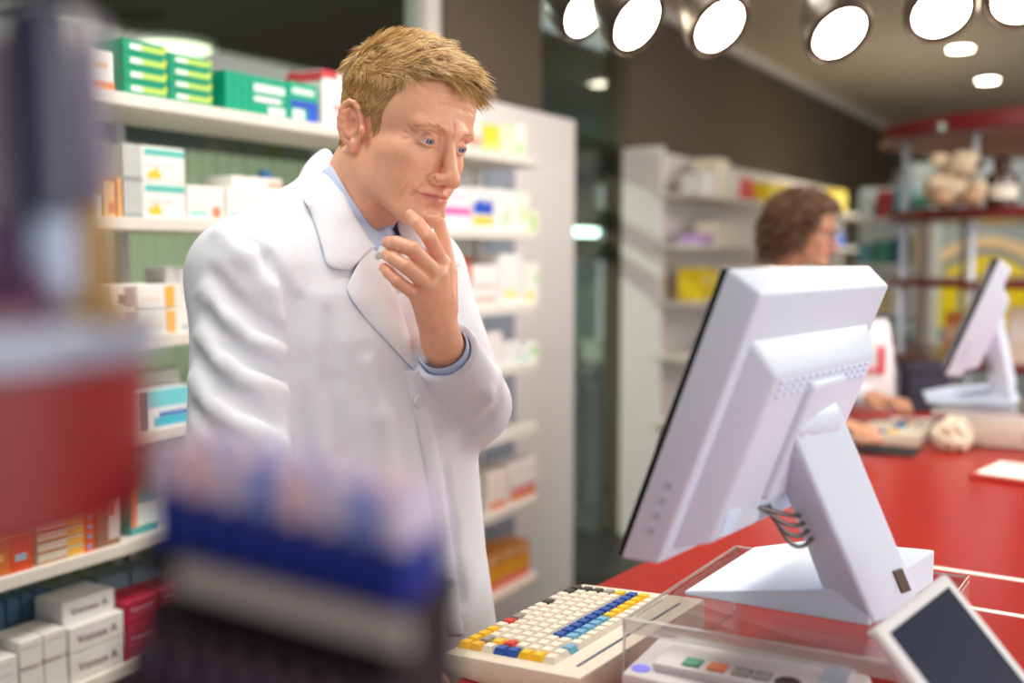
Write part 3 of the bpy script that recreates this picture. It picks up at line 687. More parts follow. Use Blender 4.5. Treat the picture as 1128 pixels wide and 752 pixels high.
# stand to the counter
ctr = (L_ + uxd * Wd / 2 + uyd * Ld * .6) - nzd * .016
inv = cd.matrix_world.inverted() if False else frame(L_, uxd, uyd, uxd.cross(uyd)).inverted()
MB().tube([inv @ ctr, inv @ Vector((ctr.x + .02, ctr.y + .02, ZT + .012))], .014, m_mon, 14).build('stand_post', cd, 'auto')
fp = Vector((ctr.x + .02, ctr.y + .02, ZT))
MB().lathe([(.055, 0), (.055, .008), (.03, .013), (0.005, .014)], m_mon, 28, inv @ Matrix.Translation(fp)).build('stand_foot', cd, 'auto')

# ================================================================= pendant spots over the counter
m_br = mat('lamp_bronze', (70, 62, 52), .35, metal=.6)
LP = [(645, 13, 62), (702, 25, 40), (793, 29, 22), (925, 37, 8), (1037, 14, -12), (1126, -2, -25)]
cents = []
for (px, py, a), dd in zip(LP, (2.36, 2.16, 2.2, 2.2, 2.2, 2.2)): cents.append(P(px, py, dd))
track = thing('spot_track', 'curved dark ceiling track that carries the pendant spots', 'track', (0, 0, 0))
tp = []
for i, c in enumerate(cents): tp.append(Vector((c.x, c.y, 0)) + Vector((-.08, .12, 2.30)))
tp = [tp[0] + (tp[0] - tp[1]) * 2] + tp + [tp[-1] + (tp[-1] - tp[-2]) * 2]
MB().tube(tp, .016, m_br, 10).build('rail', track, True)
for i in (1, 4, 6):
    MB().tube([tp[i], (tp[i].x, tp[i].y, ZC)], .006, m_br, 8).build('hanger', track)
for i, ((px, py, a), c) in enumerate(zip(LP, cents)):
    # discs look down towards the counter front; turn follows the curve of the track
    tgt = CAM + RGT * .15
    f = (tgt - c).normalized()
    # mix of towards the camera and downwards, yawed along the row
    dirv = (-(Vector((FWD.x, FWD.y, 0)) * .62) + Vector((0, 0, -.62)) + RGT * (.72, .62, .42, .24, .0, -.15)[i]).normalized()
    q = dirv.to_track_quat('Z', 'Y').to_matrix().to_4x4(); q.translation = c
    sp = thing('pendant_spot', ['bronze spot lamp at the track end, turned most sideways', 'bronze spot lamp turned sideways, second along the curved track', 'bronze spot lamp above the brown wall edge, third along the track', 'bronze spot lamp hanging alone before the beige ceiling', 'bronze spot lamp near the two recessed downlights', 'bronze spot lamp at the track end over the round rack'][i], 'lamp', mtx=q, group='pendant spots on the curved track')
    R_ = .074
    MB().lathe([(R_ - .003, .0), (R_, .004), (R_ + .004, .0), (R_ + .003, -.02), (R_ * .78, -.075), (R_ * .42, -.12), (.02, -.125)], m_br, 40).build('housing', sp, 'auto')
    MB().lathe([(R_ - .003, -.002), (R_ * .5, .004), (.004, .006)], m_lamp, 40).build('lens', sp, True)
    top = q.inverted() @ (tp[i + 1])
    MB().tube([(0, 0, -.115), (0, 0, -.16), top], .011, m_br, 10).build('stem', sp, True)
# recessed downlights
for px, py in ((1058, 53), (1088, 88)):
    c = on_z(px, py, ZC)
    dl = thing('recessed_downlight', 'small round recessed downlight in the beige ceiling', 'lamp', (c.x, c.y, ZC), group='recessed downlights')
    MB().lathe([(.075, 0), (.085, -.004), (.07, -.008)], m_white, 28, cap=False).build('rim', dl, True)
    MB().lathe([(.071, -.006), (.03, -.008), (.004, -.008)], m_lamp, 28).build('lens', dl)
    _l = bpy.data.lights.new('downlight_beam', 'SPOT'); _l.energy = 170; _l.spot_size = math.radians(130); _l.spot_blend = .6; _l.shadow_soft_size = .06; _l.color = (1.0, .94, .84)
    _lo = bpy.data.objects.new('downlight_beam', _l); COL.objects.link(_lo); _lo.parent = dl; _lo.location = (0, 0, -.02)
# ================================================================= round red display rack at the far end
m_rack = mat('rack_red', (118, 20, 24), .35, coat=.3)
m_tube = mat('rack_tube', (214, 224, 238), .35, metal=.2)
RC = P(1150, 225, 4.58); RX, RY = RC.x, RC.y; RR = .67
rk = thing('round_display_rack', 'round red tiered display rack with silver columns beyond the second till', 'rack', (RX, RY, 0))
RZ = [(on_y(1060, 215, RY - .5).z), 0]
zt_top = P(1060, 122, 4.1).z; zt1 = P(1060, 226, 4.0).z; zt2 = P(1060, 311, 4.0).z
for zz, th_, rr in ((zt_top, .075, RR + .03), (zt1, .045, RR), (zt2, .03, RR), (1.0, .03, RR), (.45, .03, RR), (.12, .06, RR)):
    MB().lathe([(0.02, zz - th_), (rr - .01, zz - th_), (rr, zz - th_ + .008), (rr, zz - .008), (rr - .01, zz), (.02, zz)], m_rack, 64).build('tier', rk, 'auto')
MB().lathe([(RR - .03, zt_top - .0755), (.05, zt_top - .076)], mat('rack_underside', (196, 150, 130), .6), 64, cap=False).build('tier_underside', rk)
for k in range(9):
    a = math.atan2(-FWD.y, -FWD.x) - math.radians(12) + k * 2 * math.pi / 9
    MB().tube([((RR - .05) * math.cos(a), (RR - .05) * math.sin(a), 0), ((RR - .05) * math.cos(a), (RR - .05) * math.sin(a), zt_top - .07)], .014, m_tube, 14).build('column', rk, True)
MB().tube([(0, 0, 0), (0, 0, zt_top)], .05, m_tube, 16).build('core', rk, True)
# goods on the rack
def blob_ball(c, r, n=16, sq=(1, 1, 1)):
    vs = []; fs = []
    for i in range(n + 1):
        for j in range(2 * n):
            t = math.pi * i / n; p = math.pi * j / n
            vs.append(Vector((c[0] + r * sq[0] * math.sin(t) * math.cos(p), c[1] + r * sq[1] * math.sin(t) * math.sin(p), c[2] + r * sq[2] * math.cos(t))))
    for i in range(n):
        for j in range(2 * n): fs.append((i * 2 * n + j, (i + 1) * 2 * n + j, (i + 1) * 2 * n + (j + 1) % (2 * n), i * 2 * n + (j + 1) % (2 * n)))
    return vs, fs
m_plush = mat('plush_cream', (200, 182, 154), .95, noise=.25, scale=60, bump=1.0)
m_plushd = mat('plush_tan', (186, 150, 118), .95, noise=.2, scale=60, bump=1.0)
tb = P(1048, 213, 4.13); 
tdm = frame(Vector((tb.x, tb.y, zt1)), RGT, (RGT.cross(Vector((0, 0, 1)))) * -1, Vector((0, 0, 1)))
td = thing('plush_animal', 'cream plush koala sitting on the red rack tier', 'toy', mtx=tdm)
def fuzzy(name, c, r, sq, m, parent, seed):
    vs, fs = blob_ball(c, r, 18, sq); rr = random.Random(seed)
    vs = [v + Vector((rr.gauss(0, 1), rr.gauss(0, 1), rr.gauss(0, 1))) * r * .035 for v in vs]
    return MB().add(vs, fs, m).build(name, parent, True)
fuzzy('body', (-.01, .02, .075), .085, (1.05, .9, .95), m_plush, td, 1)
fuzzy('head', (.03, -.03, .165), .062, (1.1, 1, .9), m_plush, td, 2)
fuzzy('ear', (-.055, -.01, .185), .036, (1.2, .6, .8), m_plush, td, 3); fuzzy('ear', (.075, .01, .2), .034, (1.1, .6, .8), m_plush, td, 4)
fuzzy('arm', (-.09, -.04, .09), .033, (1.1, 1, .9), m_plush, td, 5); fuzzy('arm', (.085, -.05, .07), .034, (1, 1, 1.2), m_plush, td, 6)
fuzzy('leg', (-.07, -.07, .033), .042, (1, 1, .8), m_plushd, td, 7); fuzzy('leg', (.05, -.08, .033), .042, (1, 1, .8), m_plushd, td, 8)
MB().add(*blob_ball((.07, -.082, .162), .017, 10), mat('plush_nose', (52, 48, 60), .5)).build('nose', td, True)
bj = P(1103, 213, 4.12)
jr = thing('brown_jar', 'brown apothecary jar with white label on the red rack tier', 'jar', (bj.x, bj.y, zt1))
MB().lathe([(.055, 0), (.06, .006), (.06, .11), (.05, .13), (.03, .14), (.03, .16)], mat('brown_glass', (70, 40, 26), .15, coat=.5), 28).build('jar_body', jr, 'auto')
MB().lathe([(.034, .155), (.034, .185), (.02, .2), (.008, .205)], mat('jar_lid', (60, 34, 24), .3), 24).build('stopper', jr, 'auto')
MB().lathe([(.0608, .03), (.0608, .085)], mat('jar_label', (226, 220, 206), .6), 28, cap=False).build('label_band', jr, True)
# goods on the lower tiers
goods = [(1000, 345, (170, 60, 50)), (1018, 340, (70, 110, 150)), (1035, 372, (214, 196, 90)), (1062, 372, (196, 60, 54)), (1082, 376, (232, 214, 196)), (1100, 378, (190, 70, 40)), (1115, 380, (206, 120, 60))]
zlow = 1.0
for k, (px, py, c) in enumerate(goods):
    aq = math.atan2(-RY, -RX) + .95 - .27 * k; q = Vector((RX + .50 * math.cos(aq), RY + .50 * math.sin(aq), 0))
    hgt = .2 + .03 * (k % 3)
    o = MB().box((-.045, -.03, 0), (.045, .03, hgt), mat('rack_pack_%d' % k, c, .5, noise=.2, scale=25), .003).box((-.035, -.0306, hgt * .4), (.035, -.0302, hgt * .7), mat('rack_print_%d' % k, tuple(min(255, v // 2 + 120) for v in c), .5)).build('rack_package')
    o.location = (q.x, q.y, zt2 - .23 - .1 if False else zlow); o.rotation_euler = (0, 0, aq + math.pi / 2)
    tag(o, ['dark red', 'steel blue', 'mustard', 'bright red', 'cream', 'rust', 'amber'][k] + ' package on the low tier of the round rack', 'box')
# shelf of colourful goods on the end wall, yellow arch poster
ZB = 11.2
m_yel = mat('poster_yellow', (244, 214, 20), .6); m_arch = mat('poster_arch', (232, 200, 150), .6)
def on_back(px, py): return on_y(px, py, 7.2)
ps = thing('arch_display_panel', 'free-standing panel with yellow dome and tan arch behind the round rack', 'panel', (0, 7.2, 0))
p0, p1 = on_back(1010, 200), on_back(1128 + 60, 330)
MB().box((p0.x - .05, 0, 0), (p1.x + .1, .03, p0.z + .12), mat('poster_back', (150, 158, 160), .6, noise=.2, scale=3)).build('board', ps)
def disc(cx, cz, r0, r1, m, y, a0=0, a1=math.pi, n=36):
    vs = []; fs = []
    for i in range(n + 1):
        a = a0 + (a1 - a0) * i / n
        for r in (r0, r1): vs += [(cx + r * math.cos(a), y, cz + r * math.sin(a)), (cx + r * math.cos(a), y - .006, cz + r * math.sin(a))]
    for i in range(n):
        o = i * 4
        fs += [(o + 1, o + 3, o + 7, o + 5), (o + 2, o, o + 4, o + 6), (o, o + 1, o + 5, o + 4), (o + 3, o + 2, o + 6, o + 7)]
    return MB().add(vs, fs, m)
cc = on_back(1085, 320); tp_ = on_back(1085, 262)
r_ = (tp_.z - cc.z + .1) * .66
disc(cc.x, cc.z - .1, .02, r_ * 1.12, m_yel, -.002).build('yellow_dome', ps)
disc(cc.x, cc.z - .1, r_ * 1.3, r_ * 1.55, m_arch, -.002).build('arch_band', ps)
MB().box((cc.x - r_ * 1.1, -.008, cc.z - .25), (cc.x + r_ * 1.1, -.002, cc.z - .1), m_yel).build('yellow_base', ps)
MB().box((cc.x + .5, -.008, cc.z + .3), (cc.x + .9, -.002, cc.z + .6), mat('poster_grey', (70, 74, 80), .6)).build('grey_patch', ps)
# tall product stand to its left: pale boxes, bottles
st = thing('product_tower', 'pale product tower with coloured packs by the brown wall', 'stand', (on_y(985, 300, 6.6).x, 6.6, 0))
MB().box((-.22, 0, 0), (.22, .3, 1.86), mat('tower_side', (196, 208, 206), .5), .005).build('body', st)
for k in range(6): MB().box((-.215, -.12, .25 + k * .28), (.215, 0, .265 + k * .28), m_white).build('shelf', st)
cols = [(60, 130, 110), (196, 210, 210), (40, 90, 130), (150, 50, 50), (210, 190, 130), (90, 150, 160), (230, 230, 224)]
for k in range(6):
    for j in range(4):
        c = cols[(k * 3 + j * 2) % 7]
        o = MB().box((-.045, -.04, 0), (.045, .04, .13 + .02 * ((k + j) % 4)), mat('tower_pack_%d' % ((k * 3 + j * 2) % 7), c, .5), .004).build('tower_package')
        o.location = (st.location.x - .16 + j * .107, 6.6 - .06, .265 + k * .28)
        tag(o, ['green', 'pale grey', 'navy', 'dark red', 'sand', 'teal', 'white'][(k * 3 + j * 2) % 7] + ' pack on the product tower by the brown wall', 'box', 'packs on the product tower')
# tall pale post and small wall speakers
po = on_y(1017, 350, 5.9)
o = MB().tube([(po.x, 5.9, 0), (po.x, 5.9, 1.7)], .045, mat('post_cream', (214, 206, 194), .5), 18).build('display_post', None, True); tag(o, 'cream upright post beside the round rack', 'post')
sp_ = on_x(993, 150, -2.18)
for px, py in ((995, 150), (984, 200)):
    c = on_y(px, py, 10.9)
    o = thing('wall_sensor', 'small white ' + ('dome camera' if py == 150 else 'box sensor') + ' near the ceiling corner', 'camera', (c.x, 11.2, c.z))
    MB().lathe([(.07, 0), (.08, .05), (.075, .1), (.04, .16), (.01, .18)], m_white, 20, Matrix.Rotation(math.pi / 2, 4, 'X')).build('housing', o, 'auto')
    MB().box((-.05, -.02, .05), (.05, 0, .12), m_white, .004).build('bracket', o)
# ================================================================= second work place on the counter
m_paper = mat('paper_white', (238, 234, 226), .7, noise=.03, scale=30)
m_paperb = mat('paper_cream', (230, 216, 196), .7, noise=.06, scale=30)
kb2 = copy_tree(kb); kb2['label'] = 'beige dispensary keyboard at the second till by the bag'
kb2.location = Vector((-.668, 2.93, ZT)); kb2.scale = (.88, .88, .88); kb2.rotation_euler = (0, 0, 0)
# black mat under it
o = MB().box((-.62, 2.78, ZT), (-.47, 2.90, ZT + .006), mat('mat_black', (30, 30, 34), .6), .002).build('counter_mat'); tag(o, 'thin black mat on the counter before the second keyboard', 'mat')
bx = on_z(1045, 492, ZT)
pr = thing('receipt_printer', 'cream boxy receipt printer under the second till monitor', 'printer', (-.440, 3.035, ZT), 0.0)
MB().box((0.0, 0, 0), (.27, .2, .074), mat('printer_cream', (226, 216, 206), .5), .012).build('body', pr, 'auto')
MB().box((.015, .01, .073), (.255, .12, .078), mat('printer_lid', (232, 224, 216), .5), .004).build('lid', pr, 'auto')
MB().lathe([(.016, 0), (.016, .003), (.012, .004)], mat('printer_ring', (190, 180, 172), .5), 20, Matrix.Translation((.225, 0, .04)) @ Matrix.Rotation(math.pi / 2, 4, 'X')).build('emblem', pr)
# crumpled paper bag heap
def crumple(name, label, cat, loc, sx, sy, sz, m, seed, n=9):
    rr = random.Random(seed); vs, fs = blob_ball((0, 0, 0), 1, n)
    out = []
    for v in vs:
        k = 1 + rr.uniform(-.18, .18); out.append((v.x * sx * k, v.y * sy * k, max(0, (v.z * k + .75) * sz)))
    o = MB().add(out, fs, m).build(name); o.location = loc; return tag(o, label, cat)
crumple('crumpled_paper', 'crumpled cream paper beside the receipt printer', 'paper', (-.40, 2.955, ZT), .05, .05, .05, m_paperb, 3)
# notepad with red edge
c = on_z(1082, 520, ZT)
npad = thing('notepad', 'white notepad with red bound edge on the red counter', 'notepad', (c.x, c.y, ZT), math.radians(-12))
MB().box((0, -.09, .0), (.24, .10, .012), mat('notepad_red', (196, 60, 44), .5), .002).build('cover', npad)
MB().box((.012, -.085, .012), (.236, .095, .016), m_paper, .001).build('paper_block', npad)
MB().box((.03, .05, .0161), (.2, .06, .0165), mat('notepad_line', (190, 90, 76), .6)).build('printed_line', npad)
# papers
rr = random.Random(5)
for k in range(4):
    o = MB().box((-.07, -.1, 0), (.07, .1, .0012), m_paper if k % 2 else m_paperb).build('paper_sheet'); o.location = (-.56, 3.345, ZT + .0014 * k - .0002); o.rotation_euler = (0, 0, rr.uniform(-.28, .28))
    tag(o, 'loose paper sheet lying by the second keyboard', 'paper', 'loose sheets at the second till')
# white bag with red print
bgp = on_y(957, 430, 3.58); 
bg = thing('carrier_bag', 'white plastic carrier bag with red print on the far counter', 'bag', (bgp.x, bgp.y, ZT), HEAD)
bm = bmesh.new(); rings = []
rr = random.Random(9)
for j, (zz, wx, wy) in enumerate(((0, .075, .05), (.06, .085, .055), (.14, .08, .05), (.22, .07, .04), (.28, .06, .022), (.31, .05, .012))):
    ring = []
    for i in range(20):
        a = 2 * math.pi * i / 20; k = 1 + rr.uniform(-.07, .07)
        ring.append(bm.verts.new((wx * k * math.copysign(abs(math.cos(a)) ** .6, math.cos(a)), wy * k * math.copysign(abs(math.sin(a)) ** .6, math.sin(a)), zz)))
    rings.append(ring)
for a_, b_ in zip(rings, rings[1:]):
    for i in range(20): bm.faces.new((a_[i], a_[(i + 1) % 20], b_[(i + 1) % 20], b_[i]))
bm.faces.new(rings[0][::-1]); bm.faces.new(rings[-1]); bm.verts.index_update()
MB().add([v.co.copy() for v in bm.verts], [[v.index for v in f.verts] for f in bm.faces], mat('bag_white', (242, 240, 242), .4)).build('bag_body', bg, True); bm.free()
m_bagr = mat('bag_red_print', (230, 60, 70), .5)
MB().box((.012, -.062, .13), (.030, -.050, .225), m_bagr).box((-.034, -.062, .138), (.013, -.052, .150), m_bagr).build('red_print', bg)
# dark bin box behind
q = on_z(1040, 440, ZT)
o = thing('dark_tray_box', 'dark blue box on the counter behind the second monitor', 'box', (q.x - .02, q.y - .3, ZT), HEAD)
MB().box((-.07, -.05, 0), (.07, .05, .16), mat('box_navy', (44, 48, 66), .5), .004).build('body', o)
MB().box((-.075, -.055, .13), (.075, .055, .165), mat('box_navy_rim', (38, 42, 58), .5), .003).build('rim', o)
# ================================================================= goods close to the camera
# stepped lip care display on the counter: local x along the row, y away from camera, z up
m_navy = mat('pack_blue', (24, 48, 142), .35)
m_cap = mat('cap_lilac', (206, 196, 222), .4)
m_capp = mat('cap_pink', (226, 196, 206), .4)
m_tray = mat('tray_grey', (178, 172, 170), .5)
m_plum = mat('pack_plum', (26, 12, 28), .4)
m_body = mat('display_dark', (14, 10, 16), .6)
a0, a1 = P(160, 600, .40), P(440, 676, .368)
rowv = (a1 - a0); rl = math.hypot(rowv.x, rowv.y); rx_ = Vector((rowv.x, rowv.y, 0)).normalized(); ry_ = Vector((-rx_.y, rx_.x, 0))
slope = rowv.z / rl
base = Vector((a0.x, a0.y, ZT))
ds = thing('lip_care_display', 'dark stepped counter display with grey rail for lip care sticks', 'display', mtx=frame(base, rx_, ry_, Vector((0, 0, 1))))
zu = a0.z - ZT            # floor of the upper step
N = 8; pitch = (rl + .006) / N
MB().box((-.004, .0, 0), (rl + .000, .06, zu - .005 + slope * (rl + .014)), m_body, .002).build('stand_body', ds)
def sloped(x0, x1, y0, y1, za, zb, m):
    vs = [(x, y, z + slope * x) for x in (x0, x1) for y in (y0, y1) for z in (za, zb)]
    return MB().add(vs, [(0, 1, 3, 2), (4, 6, 7, 5), (0, 4, 5, 1), (2, 3, 7, 6), (0, 2, 6, 4), (1, 5, 7, 3)], m)
sloped(.016, rl + .004, -.003, .002, zu - .0125, zu - .002, m_tray).build('price_rail', ds)
sloped(-.004, rl + .001, .002, .06, zu - .014, zu - .0005, m_body).build('upper_step', ds)
sloped(.008, rl + .000, -.04, .0, zu - .075, zu - .0655, m_body).build('lower_step', ds)
MB().box((.008, -.038, 0), (rl + .000, .0, zu - .075 + slope * (rl + .014)), m_body, .002).build('lower_body', ds)
RS = pitch * .42
def stick_mesh(h0, h1, r, m, nm): return MB().lathe([(r * .94, h0), (r, h0 + .001), (r, h1), (r * .92, h1 + .0005)], m, 16).mesh(nm, 'auto')
def cap_mesh(h0, h1, r, m): return MB().lathe([(r * .93, h0), (r * .95, h0 + .001), (r * .93, h1 - .004), (r * .6, h1 - .0008), (r * .15, h1)], m, 16).mesh('cap', 'auto')
stick_u = stick_mesh(0, .023, RS, m_navy, 'stick'); cap_u = {0: cap_mesh(.0232, .044, RS, m_cap), 1: cap_mesh(.0232, .044, RS, m_capp), 2: cap_mesh(.0232, .044, RS, mat('cap_periwinkle', (132, 150, 216), .4))}; CN = ('lilac', 'pink', 'periwinkle')
stick_l = stick_mesh(0, .03, RS, m_plum, 'stick'); cap_l = cap_mesh(.0302, .045, RS, mat('cap_plum', (46, 26, 50), .4))
for row in range(3):
    for k in range(N):
        x = .004 + k * pitch; ci = (0, 1, 0, 2, 1, 0, 2, 0, 1)[(k + 2 * row) % 9]
        st_ = thing('lip_care_stick', 'blue lip care stick with %s cap in the counter display' % CN[ci], 'lip care', mtx=ds.matrix_world @ Matrix.Translation((x, .014 + row * .026, zu + slope * x)) if False else frame(base, rx_, ry_, Vector((0, 0, 1))) @ Matrix.Translation((x, .010 + row * pitch, zu - .0007 + slope * (x - RS if slope > 0 else x + RS))), group='%s capped lip care sticks' % CN[ci])
        link('stick_body', stick_u, st_); link('cap', cap_u[ci], st_)
for row in range(2):
    for k in range(N):
        x = .018 + k * pitch * .88
        st_ = thing('lip_care_stick', 'dark plum lip care stick on the lower display step', 'lip care', mtx=frame(base, rx_, ry_, Vector((0, 0, 1))) @ Matrix.Translation((x, -.029 + row * pitch, zu - .0657 + slope * (x + RS))), group='plum lip care sticks')
        link('stick_body', stick_l, st_); link('cap', cap_l, st_)
# ---- round tier display at the frame edge
m_drum = mat('drum_red', (128, 10, 12), .45)
m_drumt = mat('drum_tray', (150, 158, 178), .35, metal=.2)
ec = P(126, 470, .37); Rr = .085
cdir = (ec - CAM); side = -RGT
dc = Vector((ec.x, ec.y, 0)) + side * Rr + Vector((FWD.x, FWD.y, 0)) * .02
zt_ = P(60, 402, .37).z; zb_ = P(60, 585, .37).z
dr = thing('revolving_display', 'red drum counter display with grey tray and dark bottles', 'display', (dc.x, dc.y, ZT))
MB().lathe([(Rr - .006, zb_ - ZT), (Rr, zb_ - ZT + .004), (Rr, zt_ - ZT), (.01, zt_ - ZT)], m_drum, 64).build('drum', dr, 'auto')
MB().lathe([(Rr + .002, zt_ - ZT), (Rr + .006, zt_ - ZT + .003), (Rr + .006, zt_ - ZT + .014), (Rr + .002, zt_ - ZT + .016), (Rr - .001, zt_ - ZT + .010), (.01, zt_ - ZT + .010)], m_drumt, 64).build('tray', dr, 'auto')
MB().lathe([(.014, 0), (.014, zb_ - ZT + .01)], m_alu, 24).build('post', dr, 'auto')
MB().lathe([(.06, 0), (.06, .008), (.02, .02)], m_alu, 40).build('base_plate', dr, 'auto')
zy = zt_ + .0098
def at_tray(px, py, d=.47): q = P(px, py, d); return Vector((q.x, q.y, 0))
def bottle(name, label, px, d, r, prof, m, capm=None, capprof=None):
    q = P(px, 330, d); o = thing(name, label, 'bottle', (q.x, q.y, zy)); prof = [(a_ * .8, b_ * .8) for a_, b_ in prof]; capprof = [(a_ * .8, b_ * .8) for a_, b_ in capprof]
    MB().lathe(prof, m, 28).build('bottle_body', o, 'auto')
    if capprof: MB().lathe(capprof, capm, 28).build('cap', o, 'auto')
    return o
m_navyb = mat('bottle_navy', (26, 24, 66), .25, coat=.4)
m_pale = mat('bottle_pale_blue', (176, 192, 224), .3)
bottle('nail_polish_bottle', 'pale blue bottle with tall dark navy cap on the grey tray', 60, .385, .01, [(.009, 0), (.0105, .002), (.0105, .05), (.008, .056)], m_pale, m_navyb, [(.009, .055), (.0155, .058), (.017, .09), (.0165, .15), (.014, .153)])
bottle('smoked_bottle', 'smoke grey bottle with pale cap on the grey tray edge', 14, .40, .01, [(.012, 0), (.013, .002), (.013, .052), (.009, .056)], mat('bottle_mauve', (104, 70, 110), .3), mat('cap_smoke', (150, 140, 150), .3), [(.010, .055), (.013, .058), (.013, .14), (.011, .142)])
bottle('grey_bottle', 'slim grey bottle with dark foot beside the pale blue bottle', 105, .408, .01, [(.007, 0), (.008, .002), (.008, .06), (.006, .064)], mat('bottle_tan', (176, 140, 84), .4), mat('cap_mist', (132, 128, 150), .35), [(.007, .063), (.009, .066), (.009, .15), (.008, .152)])
tbx = P(108, 318, .372)
o = MB().box((-.010, -.005, 0), (.010, .005, .016), mat('card_tan', (180, 140, 78), .6), .001).build('tan_card_box'); o.location = (tbx.x, tbx.y, zy); o.rotation_euler = (0, 0, HEAD)
tag(o, 'small tan card box on the rim of the grey tray', 'box')
pbx = P(10, 318, .36)
o = MB().box((-.013, -.006, 0), (.013, .006, .024), mat('card_purple', (84, 40, 80), .5), .001).box((-.012, -.0065, .005), (.012, -.006, .011), mat('card_rose', (190, 150, 160), .5)).build('purple_card_box'); o.location = (pbx.x, pbx.y, zy); o.rotation_euler = (0, 0, HEAD)
tag(o, 'small purple card box on the grey tray by the smoke grey bottle', 'box')
